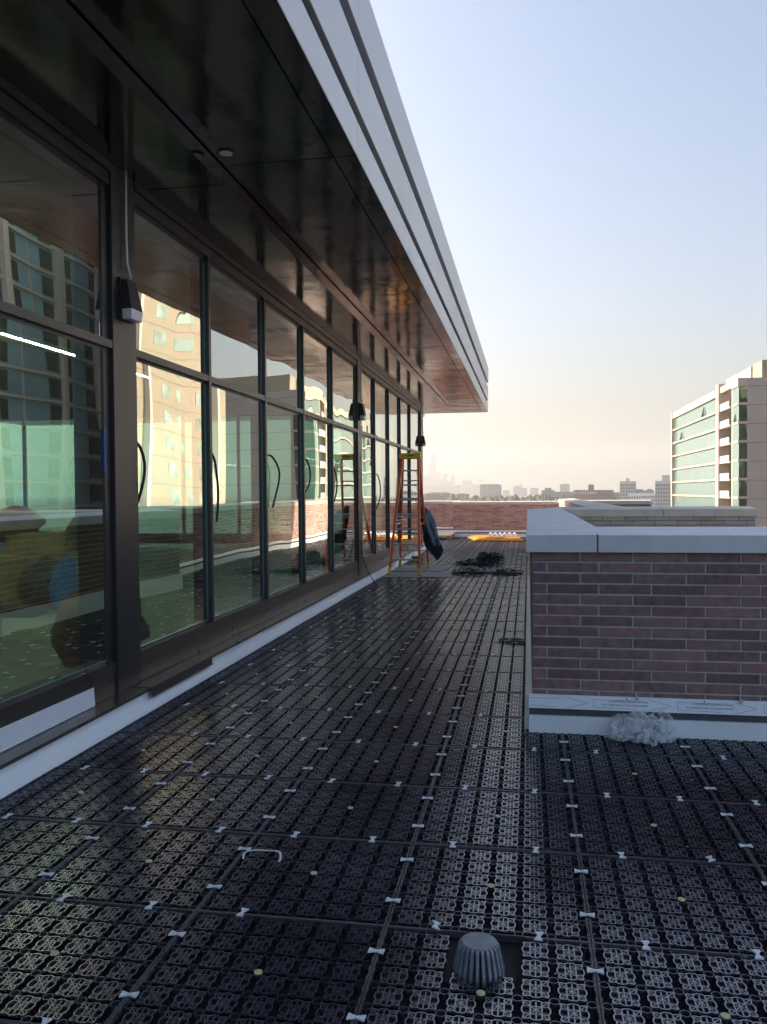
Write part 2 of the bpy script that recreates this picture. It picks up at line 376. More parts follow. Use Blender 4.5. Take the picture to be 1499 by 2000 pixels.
for x, y, o90 in near:
    if random.random() < 0.02 and (x, y) not in LOOSE: continue
    o = bpy.data.objects.new('bow_tie_clip', cme); COL.objects.link(o)
    o.location = (x + random.uniform(-.003, .003), y + random.uniform(-.003, .003), 0.0022); o.rotation_euler = (0, 0, o90 * math.pi / 2 + random.uniform(-.08, .08))
    if (x, y) in LOOSE:
        o.location.z = 0.012; o.rotation_euler = (0.35 if x < 0 else -0.3, 0.1, math.pi / 2 + 0.06)
        tag(o, 'white bow-tie clip standing loose on the panel joint just left of the ribbed roof drain' if x < 0 else 'white bow-tie clip sticking up loose on the joint at right, beyond the roof drain', 'clip')
    else: tag(o, 'small white bow-tie clip joining two black drainage panels', 'clip', 'white bow-tie clips between the drainage panels')
far = MB()
for x, y, o90 in rest:
    c, s = (0, 1) if o90 else (1, 0)
    far.add([(x + a * c - b * s, y + a * s + b * c, z + 0.0022) for a, b, z in cmb.v], cmb.f)
tag(far.build('distant_clips', M['clip']), 'many tiny white clips on the far drainage panels', 'clips', kind='stuff')
# discs at panel centres
dm = MB(); n = 14
dm.prism([(0.0135 * math.cos(2 * math.pi * k / n), 0.0135 * math.sin(2 * math.pi * k / n)) for k in range(n)], 'z', 0, 0.004)
dm.prism([(0.007 * math.cos(2 * math.pi * k / n), 0.007 * math.sin(2 * math.pi * k / n)) for k in range(n)], 'z', 0.004, 0.0052)
dme = dm.mesh('yellow_cap', M['disc'])
for i, j in cells:
    x, y = GX + (i + .5) * P, GY + (j + .5) * P
    if y > 16 or not vis(x, y): continue
    o = bpy.data.objects.new('yellow_cap', dme); COL.objects.link(o); o.location = (x, y, 0.001)
    tag(o, 'small round yellow cap at the centre of a black drainage panel', 'cap', 'yellow caps in the middle of the panels')

# ---------------------------------------------------------------- roof drain dome
dr = thing('roof_drain', 'grey ribbed dome of a roof drain standing up through the black panels', 'roof drain', (-0.160, 2.655, -0.02))
mb = MB(); N = 24
for k in range(N):
    a = 2 * math.pi * k / N; ca, sa = math.cos(a), math.sin(a)
    tdir = (-sa, ca)
    prof = [(0.083, 0.0), (0.080, 0.03), (0.066, 0.092), (0.060, 0.101), (0.050, 0.104)]
    wv = 0.0048
    outer = [(r, z) for r, z in prof]; inner = [(max(r - 0.02, 0.03), max(z - 0.003, 0)) for r, z in prof]
    vs = []
    for sgn in (-1, 1):
        for r, z in outer + inner[::-1]:
            vs.append((r * ca + tdir[0] * wv * sgn, r * sa + tdir[1] * wv * sgn, z))
    L = len(outer) * 2
    fs = [tuple(range(L)), tuple(range(2 * L - 1, L - 1, -1))] + [(q, (q + 1) % L, L + (q + 1) % L, L + q) for q in range(L)]
    mb.add(vs, fs)
mb.build('dome_ribs', M['drain'], dr)
mb = MB()
mb.prism([(0.0535 * math.cos(2 * math.pi * k / 40), 0.0535 * math.sin(2 * math.pi * k / 40)) for k in range(40)], 'z', 0.094, 0.1055)
mb.build('dome_cap', M['drain'], dr, bevel=0.002)
mb = MB()
mb.tube([(0, 0, 0.0), (0, 0, 0.09)], [0.062, 0.045], 32)
mb.build('dome_core', M['black'], dr)
mb = MB(); mb.prism([(0.12 * math.cos(2 * math.pi * k / 32), 0.12 * math.sin(2 * math.pi * k / 32)) for k in range(32)], 'z', -0.008, 0.0)
mb.build('drain_flange', M['black'], dr)

# ---------------------------------------------------------------- brick walls
def bricks(mb, origin, u, nrm, length, z0, z1, bl=0.3085, ch=0.0673, bh=0.0575, jt=0.0095, offs=(0.0, 0.648), depth=0.09, first=0.0):
    ox, oy = origin; r = 0; z = z1 - ch + (ch - bh)
    while z > z0 - bh:
        zb = max(z, z0); zt = z + bh
        if zt - zb > 0.006:
            s = first + bl * 0 - (1 + offs[r % 2]) * (bl + jt)
            while s < length:
                a, b = max(s, 0), min(s + bl, length)
                if b - a > 0.02:
                    o = random.uniform(-0.0015, 0.0015); zz = random.uniform(-.0012, .0012)
                    c = 0.0025
                    A = (ox + u[0] * a + nrm[0] * o, oy + u[1] * a + nrm[1] * o); B = (ox + u[0] * b + nrm[0] * o, oy + u[1] * b + nrm[1] * o)
                    D = (A[0] - nrm[0] * depth, A[1] - nrm[1] * depth); Cc = (B[0] - nrm[0] * depth, B[1] - nrm[1] * depth)
                    A2 = (A[0] + u[0] * c - 0 * nrm[0], A[1] + u[1] * c); B2 = (B[0] - u[0] * c, B[1] - u[1] * c)
                    An = (A[0] - nrm[0] * c, A[1] - nrm[1] * c); Bn = (B[0] - nrm[0] * c, B[1] - nrm[1] * c)
                    zb_, zt_ = zb + zz, zt + zz
                    # front face + chamfer ring + sides
                    vs = [(*A2, zb_ + c), (*B2, zb_ + c), (*B2, zt_ - c), (*A2, zt_ - c), (*An, zb_), (*Bn, zb_), (*Bn, zt_), (*An, zt_), (*D, zb_), (*Cc, zb_), (*Cc, zt_), (*D, zt_)]
                    fs = [(0, 1, 2, 3), (0, 4, 5, 1), (1, 5, 6, 2), (2, 6, 7, 3), (3, 7, 4, 0), (4, 8, 9, 5), (5, 9, 10, 6), (6, 10, 11, 7), (7, 11, 8, 4)]
                    mb.add(vs, fs)
                s += bl + jt
        z -= ch; r += 1

# near parapet: L plan, front face y=5.386, side face x=0.02
W1 = thing('brick_parapet', 'brown brick parapet wall with grey stone coping, nearest at right', 'parapet wall', (0.02, 5.386, 0))
def loc(o, root): o.matrix_parent_inverse = root.matrix_world.inverted(); return o
def cb(mbx, name, m, root, **k):
    o = mbx.build(name, m, None, **k); o.parent = root
    o.matrix_parent_inverse = Matrix.Translation(-Vector(root.location)) if root.rotation_euler.z == 0 else root.matrix_basis.inverted()
    return o
mb = MB()
bricks(mb, (0.0215, 5.386), (1, 0), (0, -1), 3.55, 0.232, 1.131, first=0.305, depth=0.1)
cb(mb, 'brickwork', M['brick'], W1)
mb = MB(); bricks(mb, (0.0215, 5.386 + 7.4), (0, -1), (-1, 0), 7.29, 0.232, 1.131, first=0.093)
sb = cb(mb, 'brickwork', M['brick'], W1)
mb = MB(); mb.box(0.028, 3.57, 5.393, 5.82, -0.2, 1.130).box(0.028, 0.43, 5.82, 12.79, -0.2, 1.130)
cb(mb, 'mortar_core', M['mortar'], W1)
# coping: three stones on the front, several on the side, sloping up to the back
def coping_front(x0, x1, mitre=False):
    mb = MB(); y0, y1 = 5.352, 5.84; z0, za, zb = 1.1315, 1.241, 1.272
    mb.hexa([(x0, y0, z0), (x1, y0, z0), (x1, y1, z0), (x0 + (0 if not mitre else 0), y1, z0)], [(x0, y0, za), (x1, y0, za), (x1, y1, zb), (x0, y1, zb)])
    return mb
for x0, x1 in ((0.428, 1.648), (1.656, 2.876), (2.884, 3.6)):
    cb(coping_front(x0, x1), 'coping_stone', M['stone'], W1, bevel=0.004)
mb = MB(); z0, za, zb = 1.1315, 1.241, 1.272
mb.hexa([(-0.014, 5.352, z0), (0.418, 5.352, z0), (0.452, 5.86, z0), (-0.014, 5.86, z0)], [(-0.014, 5.352, za), (0.418, 5.352, za + 0.002), (0.452, 5.86, zb), (-0.014, 5.86, za)])
cb(mb, 'coping_stone', M['stone'], W1, bevel=0.003)
y = 5.868
for L in (1.2, 1.2, 1.2, 1.2, 1.2, 0.92):
    mb = MB(); mb.hexa([(-0.014, y, z0), (0.452, y, z0), (0.452, y + L - 0.008, z0), (-0.014, y + L - 0.008, z0)], [(-0.014, y, za), (0.452, y, zb), (0.452, y + L - 0.008, zb), (-0.014, y + L - 0.008, za)])
    cb(mb, 'coping_stone', M['stone'], W1, bevel=0.003); y += L
mb = MB(); mb.box(0.4185, 0.4275, 5.3535, 5.838, 1.133, 1.240); mb.box(1.6485, 1.6555, 5.356, 5.838, 1.133, 1.239)
cb(mb, 'sealant_joint', M['sealant'], W1)
# metal flashing with masking film and base membrane
mb = MB(); mb.hexa([(0.0, 5.352, 0.148), (3.57, 5.352, 0.148), (3.57, 5.384, 0.148), (0.0, 5.384, 0.148)], [(0.0, 5.372, 0.231), (3.57, 5.372, 0.231), (3.57, 5.384, 0.231), (0.0, 5.384, 0.231)])
fl = cb(mb, 'flashing', M['film'], W1)
mb = MB(); mb.box(0.004, 3.57, 5.3635, 5.384, 0.104, 0.1478)
cb(mb, 'dark_flashing', M['dark_sheet'], W1)
mb = MB(); mb.hexa([(0.0, 5.335, -0.028), (3.57, 5.335, -0.028), (3.57, 5.385, -0.028), (0.0, 5.385, -0.028)], [(0.0, 5.345, 0.100), (3.57, 5.345, 0.100), (3.57, 5.385, 0.104), (0.0, 5.385, 0.104)])
cb(mb, 'base_membrane', M['white_mem'], W1)
mb = MB(); mb.hexa([(-0.03, 5.40, -0.028), (0.0205, 5.40, -0.028), (0.0205, 12.79, -0.028), (-0.03, 12.79, -0.028)], [(-0.018, 5.40, 0.228), (0.0205, 5.40, 0.231), (0.0205, 12.79, 0.231), (-0.018, 12.79, 0.228)])
cb(mb, 'base_membrane', M['white_mem'], W1)
# printed film: arrows and upside-down text
def text_mesh(s, size, m, root, mat4, name='film_lettering'):
    cu = bpy.data.curves.new('t', 'FONT'); cu.body = s; cu.size = size; cu.extrude = 0.0002; cu.space_character = 1.04; cu.resolution_u = 2
    to = bpy.data.objects.new('t', cu); COL.objects.link(to)
    bpy.context.view_layer.update()
    me = bpy.data.meshes.new_from_object(to.evaluated_get(bpy.context.evaluated_depsgraph_get()))
    bpy.data.objects.remove(to); me.materials.clear(); me.materials.append(m)
    me.transform(mat4); me.name = name
    o = bpy.data.objects.new(name, me); COL.objects.link(o); o.parent = root
    return o
ang = math.atan2(0.083, 0.020)      # slope of the film face
def fpt(x, t):                        # t metres up the film face; slightly proud
    return Vector((x, 5.352 + 0.020 * t / 0.083 - 0.0006, 0.148 + t))
fx = Matrix.Translation(-Vector(W1.location))
for k in range(-1, 6):
    tip = 0.86 + (k - 1) * 0.50
    # arrow outline: two slanted strokes and a box around the words
    mb = MB()
    def st(x0, t0, x1, t1, w_=0.0016):
        x0, x1 = max(x0, 0.008), max(x1, 0.008)
        if abs(x1 - x0) < 1e-4 and x0 <= 0.0081: return
        mb.bar(fpt(x0, t0), fpt(x1, t1), 0.0006, w_, (0, 0.2, 1)) if abs(x1 - x0) > abs(t1 - t0) else mb.bar(fpt(x0, t0), fpt(x1, t1), w_, 0.0006, (0, 1, 0))
    st(tip, 0.038, tip - 0.13, 0.072); st(tip, 0.038, tip - 0.13, 0.006)
    st(tip - 0.46, 0.018, tip - 0.46, 0.062); st(tip - 0.46, 0.062, tip - 0.17, 0.062); st(tip - 0.17, 0.062, tip - 0.17, 0.072)
    st(tip - 0.46, 0.018, tip - 0.20, 0.012)
    if mb.v:
        o = cb(mb, 'film_lettering', M['ink'], W1)
    for s, t0, sz in (('ARROW INDICATES GRAIN DIRECTION', 0.0385, 0.0150), ('REMOVE MASKING IMMEDIATELY *', 0.0600, 0.0150)):
        xr = tip - 0.135
        if xr - 0.30 < 0.01: continue
        # rotate by 180 degrees in the face plane, then stand up
        mt_ = fx @ Matrix.Translation(fpt(xr, t0) + Vector((0, -0.0004, 0))) @ Matrix.Rotation(math.pi / 2 - math.atan2(0.020, 0.083), 4, 'X') @ Matrix.Rotation(math.pi, 4, 'Z')
        text_mesh(s, sz, M['ink'], W1, mt_)
# mortar snots on flashing
mb = MB()
for x in (0.654, 1.265):
    mb.tube([(x, 5.378, 0.262), (x + 0.002, 5.374, 0.245), (x + 0.006, 5.364, 0.232), (x + 0.009, 5.357, 0.222)], [0.003, 0.004, 0.009, 0.011], 8)
cb(mb, 'mortar_drip', M['mortar'], W1)
mb = MB()
for x in (0.60, 1.06):
    mb.tube([(x, 5.368, 0.221), (x, 5.362, 0.221)], 0.004, 8)
cb(mb, 'rivet', M['ink'], W1)

# other parapet walls
def wall(name, label, runs, z_top, bm, cm, mm, coping_z=1.13, membr=True):
    """runs: list of (x0,y0,x1,y1,thickness_dir(nx,ny)) ; n points to the visible face"""
    x0, y0 = runs[0][0], runs[0][1]
    root = thing(name, label, 'parapet wall', (x0, y0, 0))
    for (xa, ya, xb, yb, nx, ny) in runs:
        L = math.hypot(xb - xa, yb - ya); u = ((xb - xa) / L, (yb - ya) / L)
        T = 0.40
        mb = MB(); bricks(mb, (xa, ya), u, (nx, ny), L, 0.2 if membr else -0.1, coping_z, depth=0.05)
        cb(mb, 'brickwork', bm, root)
        def q(s, d): return (xa + u[0] * s - nx * d, ya + u[1] * s - ny * d)
        mb = MB(); a, b, c, d = q(0.006, 0.007), q(L - 0.006, 0.007), q(L - 0.006, T), q(0.006, T)
        mb.hexa([(*p, -0.25) for p in (a, b, c, d)], [(*p, coping_z - 0.002) for p in (a, b, c, d)]); cb(mb, 'mortar_core', mm, root)
        s = -0.03; k = 0
        while s < L + 0.02:
            e = min(s + 1.52, L + 0.03)
            a, b, c, d = q(s, -0.03), q(e - 0.007, -0.03), q(e - 0.007, T + 0.03), q(s, T + 0.03)
            mb = MB(); mb.hexa([(*p, coping_z) for p in (a, b, c, d)], [(*a, z_top), (*b, z_top), (*c, z_top + 0.03), (*d, z_top + 0.03)])
            cb(mb, 'coping_stone', cm, root, bevel=0.004); s = e
        if membr:
            a, b, c, d = q(0, -0.035), q(L, -0.035), q(L, 0.0), q(0, 0.0)
            a2, b2 = q(0, -0.02), q(L, -0.02)
            mb = MB(); mb.hexa([(*p, -0.028) for p in (a, b, c, d)], [(*a2, 0.10), (*b2, 0.10), (*c, 0.10), (*d, 0.10)]); cb(mb, 'base_membrane', M['white_mem'], root)
            mb = MB(); mb.hexa([(*p, 0.145) for p in (q(0, -0.026), q(L, -0.026), c, d)], [(*q(0, -0.006), 0.205), (*q(L, -0.006), 0.205), (*c, 0.205), (*d, 0.205)]); cb(mb, 'flashing', M['film'], root)
            mb = MB(); mb.hexa([(*p, 0.102) for p in (q(0, -0.012), q(L, -0.012), c, d)], [(*q(0, -0.012), 0.144), (*q(L, -0.012), 0.144), (*c, 0.144), (*d, 0.144)]); cb(mb, 'dark_flashing', M['dark_sheet'], root)
    return root
wall('brick_parapet', 'buff brick parapet wall seen edge-on over the nearest coping', [(0.455, 12.80, 3.22, 12.80, 0, -1)], 1.237, M['brick_buff'], M['stone_far'], M['mortar_dark'], membr=False)
wall('brick_parapet', 'sunlit brick parapet running away along the right edge beyond the buff wall', [(1.0, 28.2, 1.0, 13.235, -1, 0)], 1.24, M['brick_far'], M['stone_far'], M['mortar'])
wall('brick_parapet', 'pink brick parapet closing the far end of the terrace', [(-2.50, 28.30, 0.965, 28.30, 0, -1)], 1.155, M['brick_far'], M['stone_far'], M['mortar'], coping_z=1.06)
wall('brick_parapet', 'set-back pink brick parapet at far left behind the hanging black bag', [(-5.2, 31.0, -2.47, 31.0, 0, -1), (-2.50, 30.96, -2.50, 28.74, -1, 0)], 1.155, M['brick_far'], M['stone_far'], M['mortar'], coping_z=1.06)
wall('brick_parapet', 'farthest brick parapet with pale coping, above the sunlit one', [(1.47, 27.0, 3.75, 27.0, 0, -1)], 1.19, M['brick'], M['stone_far'], M['mortar'], coping_z=1.08, membr=False)

# ---------------------------------------------------------------- glass pavilion
B = thing('glass_pavilion', 'bronze-framed glass pavilion with deep silver-edged roof overhang', 'building', (-2.85, -3.0, 0))
def bp(mb, name, m, **k): return cb(mb, name, m, B, **k)
XF, XG, XS = -2.765, -2.806, -2.64       # frame face, glass, sill nose
SZ = 0.145
Y0, Y1 = -3.0, 22.32
cols = [(-2.98, -2.64), (5.32, 5.66), (13.62, 13.95), (21.90, 22.30)]
mulls = [[-1.2, 0.45, 2.10, 3.70], [7.085, 8.685, 10.235, 11.815], [15.215, 16.79, 18.35, 19.93]]
# white cant flashing along the base
from mathutils import noise as mnoise
mb = MB(); prof = [(-2.596, -0.029), (-2.600, 0.004), (-2.622, 0.034), (-2.648, 0.064), (-2.656, 0.080), (-2.660, 0.104), (-2.664, 0.127), (-2.70, 0.129)]
ny = 260; vs = []
for q in range(ny + 1):
    y = Y0 + (22.9 - Y0) * q / ny
    lap = 0.0025 if (y % 3.05) < 0.12 else 0.0
    for n_, (px_, pz_) in enumerate(prof):
        w_ = mnoise.noise(Vector((y * 1.3, n_ * 0.4, 0))) * 0.006 + mnoise.noise(Vector((y * 5, n_ * 0.8, 4))) * 0.003
        w_ = w_ if 0 < n_ < 6 else 0
        vs.append((px_ + lap + w_, y, pz_ + lap + w_ * 0.5))
fs = [(q * 8 + k, q * 8 + k + 1, q * 8 + k + 9, q * 8 + k + 8) for q in range(ny) for k in range(7)]
mb.add(vs, fs)
bp(mb, 'base_membrane', M['white_mem'], smooth=True)
mb = MB(); mb.prism([(XS, SZ), (XS - 0.002, SZ - 0.022), (XS - 0.018, SZ - 0.022), (XS - 0.02, SZ - 0.012), (-2.90, SZ - 0.012), (-2.90, SZ + 0.002)], 'y', Y0, 22.6)
bp(mb, 'sill', M['bronze_sill'])
for a, b in cols:
    mb = MB(); mb.box(-3.05, XF, a, b, SZ + 0.001, 3.75); bp(mb, 'column', M['bronze'], bevel=0.003)
# corner return: end wall of the pavilion facing +y
for bi in range(3):
    ya, yb = cols[bi][1], cols[bi + 1][0]
    # head, bottom rail, transom
    mb = MB(); mb.box(-2.93, XF - 0.012, ya + .001, yb - .001, 3.60, 3.685).box(-2.93, XF + 0.006, ya + .001, yb - .001, 3.69, 3.75).box(-2.90, XF - 0.038, ya + .001, yb - .001, 3.56, 3.5995); bp(mb, 'head_frame', M['bronze'])
    js = [ya] + mulls[bi] + [yb]
    for k in range(5):
        a, b = js[k], js[k + 1]; a_ = a + (0.028 if k else 0.002); b_ = b - (0.028 if k < 4 else 0.002)
        mb = MB(); mb.box(-2.92, XF - 0.015, a_ - 0.027, b_ + 0.026, SZ + 0.004, 0.262).box(-2.92, XF - 0.020, a_ - 0.027, b_ + 0.026, 0.2625, 0.268).box(-2.92, XF - 0.012, a_ - 0.027, b_ + 0.026, 0.2685, 0.372).box(-2.92, XF - 0.038, a_, b_, 0.3725, 0.392)
        bp(mb, 'bottom_rail', M['bronze_sill'])
        mb = MB(); mb.box(-2.92, XF - 0.004, a_, b_, 2.502, 2.556).box(-2.915, XF - 0.036, a_, b_, 2.480, 2.5015); bp(mb, 'transom', M['bronze'])
        for z0, z1 in ((0.392, 2.482), (2.554, 3.598)):
            mb = MB(); mb.add([(XG, a_ + .002, z0), (XG, b_ - .002, z0), (XG, b_ - .002, z1), (XG, a_ + .002, z1)], [(0, 1, 2, 3)])
            bp(mb, 'glass_pane', M['glass'])
        # pale gasket strips at glass edge
        mb = MB(); mb.box(XG + 0.001, XG + 0.008, b_ - 0.012, b_ - 0.003, 0.394, 2.478).box(XG + 0.001, XG + 0.008, b_ - 0.012, b_ - 0.003, 2.558, 3.558).box(XG + 0.001, XG + 0.007, a_ + .003, b_ - 0.013, 0.3925, 0.400)
        bp(mb, 'glazing_gasket', M['gasket'])
    for y in mulls[bi]:
        mb = MB(); mb.box(-2.935, XF, y - 0.027, y + 0.027, 0.3735, 3.5985); bp(mb, 'mullion', M['bronze'], bevel=0.002)
    for y, s in ((ya, 1), (yb, -1)):
        mb = MB(); w_ = 0.085 if s < 0 else 0.05
        mb.box(-2.93, XF - 0.03, min(y + s * .003, y + s * w_), max(y + s * .003, y + s * w_), 0.3735, 3.5985); bp(mb, 'jamb', M['bronze'])
# back, end and roof of the pavilion
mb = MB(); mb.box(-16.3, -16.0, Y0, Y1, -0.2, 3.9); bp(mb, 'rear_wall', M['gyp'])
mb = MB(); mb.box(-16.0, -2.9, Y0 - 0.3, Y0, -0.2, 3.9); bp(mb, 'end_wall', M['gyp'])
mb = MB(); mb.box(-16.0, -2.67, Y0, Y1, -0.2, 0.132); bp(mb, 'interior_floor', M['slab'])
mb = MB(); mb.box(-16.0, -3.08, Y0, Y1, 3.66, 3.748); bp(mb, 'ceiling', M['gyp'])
# glazed far end, x from -3.05 to -16
for k in range(8):
    xa = -3.06 - k * 1.62; xb = xa - 1.62
    mb = MB(); mb.box(xb, xb + 0.06, 22.18, 22.30, 0.133, 3.655); bp(mb, 'mullion', M['bronze'])
    mb = MB(); mb.add([(xa, 22.24, 0.4), (xb + .06, 22.24, 0.4), (xb + .06, 22.24, 3.655), (xa, 22.24, 3.655)], [(0, 1, 2, 3)]); bp(mb, 'glass_pane', M['glass_in'])
mb = MB(); mb.box(-16, -3.06, 22.18, 22.30, 0.133, 0.40); bp(mb, 'bottom_rail', M['bronze_sill'])
# opposite strip windows on the rear wall
# inner soffit (lower) and outer soffit
XI, ZI, ZO = -2.168, 3.752, 3.885
XE, YE = -1.175, 25.3
js = [-3.0, -0.02, 2.62, 5.85, 8.47, 11.12, 13.74, 16.38, 19.0, 21.6, 23.62]
for a, b in zip(js, js[1:]):
    mb = MB(); mb.box(-3.06, XI, a + .007, b - .007, ZI, ZI + 0.119); bp(mb, 'inner_soffit_panel', M['soffit_in'])
mb = MB(); mb.box(-16.2, -3.065, 22.35, 25.2, ZI + 0.02, ZI + 0.12); bp(mb, 'rear_soffit', M['soffit_in'])
js2 = [-3.0, -0.02, 2.62, 5.85, 8.47, 11.12, 13.74, 16.38, 19.0, 21.6, 24.3, YE]
for a, b in zip(js2, js2[1:]):
    mb = MB(); mb.box(XI + 0.002 if b < 24 else -3.06, -1.352, a + .007, b - .007, ZO, ZO + 0.03); bp(mb, 'outer_soffit_panel', M['soffit'])
    mb = MB(); mb.box(-1.342, XE - 0.001, a + .007, b - .007, ZO, ZO + 0.03); bp(mb, 'edge_soffit_panel', M['soffit'])
mb = MB(); mb.box(-16.2, XE - 0.06, Y0, YE - 0.06, 3.916, 5.19); bp(mb, 'roof_core', M['black'])
bands = [(3.880, 4.146, 0.0), (4.214, 4.643, 0.008), (4.760, 5.222, 0.016)]
for z0, z1, o_ in bands:
    for a, b in zip(js2, js2[1:]):
        mb = MB(); mb.prism([(XE - (0.055 if z0 > 4 else 0.006), z0), (XE + o_ - .003, z0), (XE + o_, z0 + 0.006), (XE + o_, z1 - 0.02), (XE + o_ - 0.012, z1), (XE - (0.055 if z0 > 4 else 0.02), z1)], 'y', a + 0.003, b - 0.003)
        bp(mb, 'fascia_panel', M['silver'])
    mb = MB(); mb.box(-16.2, XE + o_, YE + 0.001, YE + 0.03 + o_, z0, z1); bp(mb, 'fascia_panel', M['silver'])
# soffit downlight
mb = MB(); mb.tube([(-2.06, 5.62, ZO - 0.012), (-2.06, 5.62, ZO + 0.001)], 0.045, 20); dl = mb.build('downlight', M['lens']); tag(dl, 'small round recessed light in the dark soffit overhead', 'ceiling light')
mb = MB(); mb.tube([(-2.06, 5.62, ZO - 0.008), (-2.06, 5.62, ZO - 0.0005)], 0.055, 20); o = mb.build('trim_ring', M['fixture'], dl)

# wall lamps and conduits
def wall_lamp(y, label, ghost=False):
    r = thing('wall_lamp', label, 'wall lamp', (XF, y, 2.72), group='wall lamps high on the bronze columns'); r.scale = (0.95, 0.95, 0.84)
    yy0, yy1 = -0.085, 0.085
    mb = MB(); mb.box(0.001, 0.022, -0.10, 0.10, 0.0, 0.335); mb.build('back_plate', M['fixture'], r)
    mb = MB(); mb.hexa([(0.0225, yy0, 0.085), (0.100, yy0 - .006, 0.085), (0.100, yy1 + .006, 0.085), (0.0225, yy1, 0.085)], [(0.0225, yy0 + .012, 0.325), (0.060, yy0 + .012, 0.325), (0.060, yy1 - .012, 0.325), (0.0225, yy1 - .012, 0.325)])
    mb.build('lamp_body', M['fixture'], r, bevel=0.004)
    mb = MB(); mb.hexa([(0.0225, yy0, 0.0), (0.094, yy0, 0.0), (0.094, yy1, 0.0), (0.0225, yy1, 0.0)], [(0.0225, yy0, 0.084), (0.102, yy0 - .007, 0.084), (0.102, yy1 + .007, 0.084), (0.0225, yy1, 0.084)])
    mb.build('lamp_lens', M['lens'], r, bevel=0.005)
    return r
for (a, b), t in zip(cols[1:], ('nearest', 'middle', 'farthest')):
    c = (a + b) / 2
    wall_lamp(c, {'nearest': 'dark wall lamp with frosted lens on the nearest column, under a white conduit', 'middle': 'dark wall lamp on the column left of the orange ladder', 'farthest': 'small-looking wall lamp on the last column against the sky'}[t])
    mb = MB(); mb.tube([(XF + 0.028, c - .01, 3.75), (XF + 0.024, c - .01, 3.3), (XF + 0.026, c - .006, 3.12), (XF + 0.045, c + 0.008, 3.01)], 0.0085, 8)
    tag(mb.build('conduit', M['conduit'], smooth=True), {'nearest': 'thin white conduit dropping from the soffit to the nearest wall lamp', 'middle': 'pair-looking pale conduit above the wall lamp on the middle column', 'farthest': 'thin pale conduit above the farthest wall lamp'}[t], 'conduit', 'conduits feeding the wall lamps')
# tape strip
mb = MB(); mb.box(-2.795, -2.792, 5.228, 5.246, 1.67, 1.95)
# jamb beside column one is at x -2.795
tag(mb.build('blue_tape', M['tape']), 'narrow strip of bright blue tape on the dark window jamb', 'tape')
# white protective sheet on bottom rail
mb = MB(); mb.hexa([(-2.762, 2.2, 0.150), (-2.770, 2.2, 0.150), (-2.770, 5.0, 0.150), (-2.762, 5.0, 0.150)], [(-2.770, 2.2, 0.288), (-2.7725, 2.2, 0.288), (-2.7725, 5.0, 0.268), (-2.770, 5.0, 0.268)])
tag(mb.build('protective_sheet', M['film']), 'long white sheet leaning against the bottom frame of the left window', 'sheet')
# loose metal channel on sill
mb = MB(); mb.prism([(-2.76, 0.1475), (-2.757, 0.1495), (-2.625, 0.1495), (-2.622, 0.090), (-2.612, 0.084), (-2.612, 0.081), (-2.625, 0.086), (-2.6275, 0.1465)], 'y', 5.53, 6.68)
tag(mb.build('loose_flashing', M['bronze_sill']), 'loose bent bronze flashing lying on the sill beside the nearest column', 'flashing')

# ---------------------------------------------------------------- cords hanging at mullions
def spline(pts, n=8):
    out = []
    P_ = [pts[0]] + list(pts) + [pts[-1]]
    for i in range(1, len(P_) - 2):
        p0, p1, p2, p3 = [Vector(q) for q in P_[i - 1:i + 3]]
        for k in range(n):
            t = k / n
            out.append(0.5 * ((2 * p1) + (-p0 + p2) * t + (2 * p0 - 5 * p1 + 4 * p2 - p3) * t * t + (-p0 + 3 * p1 - 3 * p2 + p3) * t ** 3))
    out.append(Vector(pts[-1])); return out
cordset = [
 (5.67, [(-2.80, 5.672, 1.905), (-2.76, 5.70, 1.84), (-2.745, 5.725, 1.71), (-2.755, 5.69, 1.55), (-2.79, 5.665, 1.42)], 'short black cord bowing out beside the nearest column'),
 (7.085, [(-2.79, 7.115, 1.90), (-2.755, 7.14, 1.80), (-2.74, 7.165, 1.58), (-2.74, 7.16, 1.40), (-2.742, 7.135, 1.265)], 'black cord hanging at the first mullion past the nearest column'),
 (8.685, [(-2.80, 8.715, 1.91), (-2.77, 8.86, 1.92), (-2.75, 9.05, 1.80), (-2.75, 9.08, 1.66), (-2.78, 8.93, 1.36)], 'wide black cord loop at the second mullion'),
 (10.235, [(-2.80, 10.265, 1.96), (-2.765, 10.36, 1.92), (-2.75, 10.45, 1.77), (-2.76, 10.40, 1.60), (-2.79, 10.20, 1.47)], 'black cord loop at the third mullion'),
 (11.815, [(-2.80, 11.845, 1.90), (-2.765, 11.90, 1.84), (-2.745, 11.955, 1.65), (-2.76, 11.90, 1.45), (-2.79, 11.76, 1.31)], 'black cord loop at the mullion just before the middle column'),
 (15.215, [(-2.80, 15.24, 1.86), (-2.765, 15.45, 1.82), (-2.75, 15.62, 1.60), (-2.76, 15.55, 1.35), (-2.79, 15.15, 1.12)], 'black cord loop on the bay left of the ladder')]
for y, pts, lab in cordset:
    mb = MB(); mb.tube(spline(pts), 0.0115, 7); tag(mb.build('hanging_cord', M['cord'], smooth=True), lab, 'cord', 'black cords hanging from the window frames')
mb = MB(); mb.tube(spline([(-2.74, 13.60, 0.72), (-2.72, 13.62, 0.55), (-2.66, 13.58, 0.35), (-2.58, 13.48, 0.20), (-2.48, 13.38, 0.09), (-2.40, 13.29, 0.012)]), 0.008, 7)
tag(mb.build('trailing_cord', M['cord'], smooth=True), 'long black cord drooping from the middle column to the floor', 'cord')
mb = MB(); mb.tube(spline([(-2.79, 15.0, 2.95), (-2.80, 15.02, 2.7), (-2.78, 15.1, 2.45), (-2.79, 15.05, 2.2), (-2.80, 14.9, 2.0)]), 0.006, 6); mb.tube(spline([(-2.80, 15.02, 2.72), (-2.77, 15.2, 2.6), (-2.76, 15.4, 2.55)]), 0.005, 6)
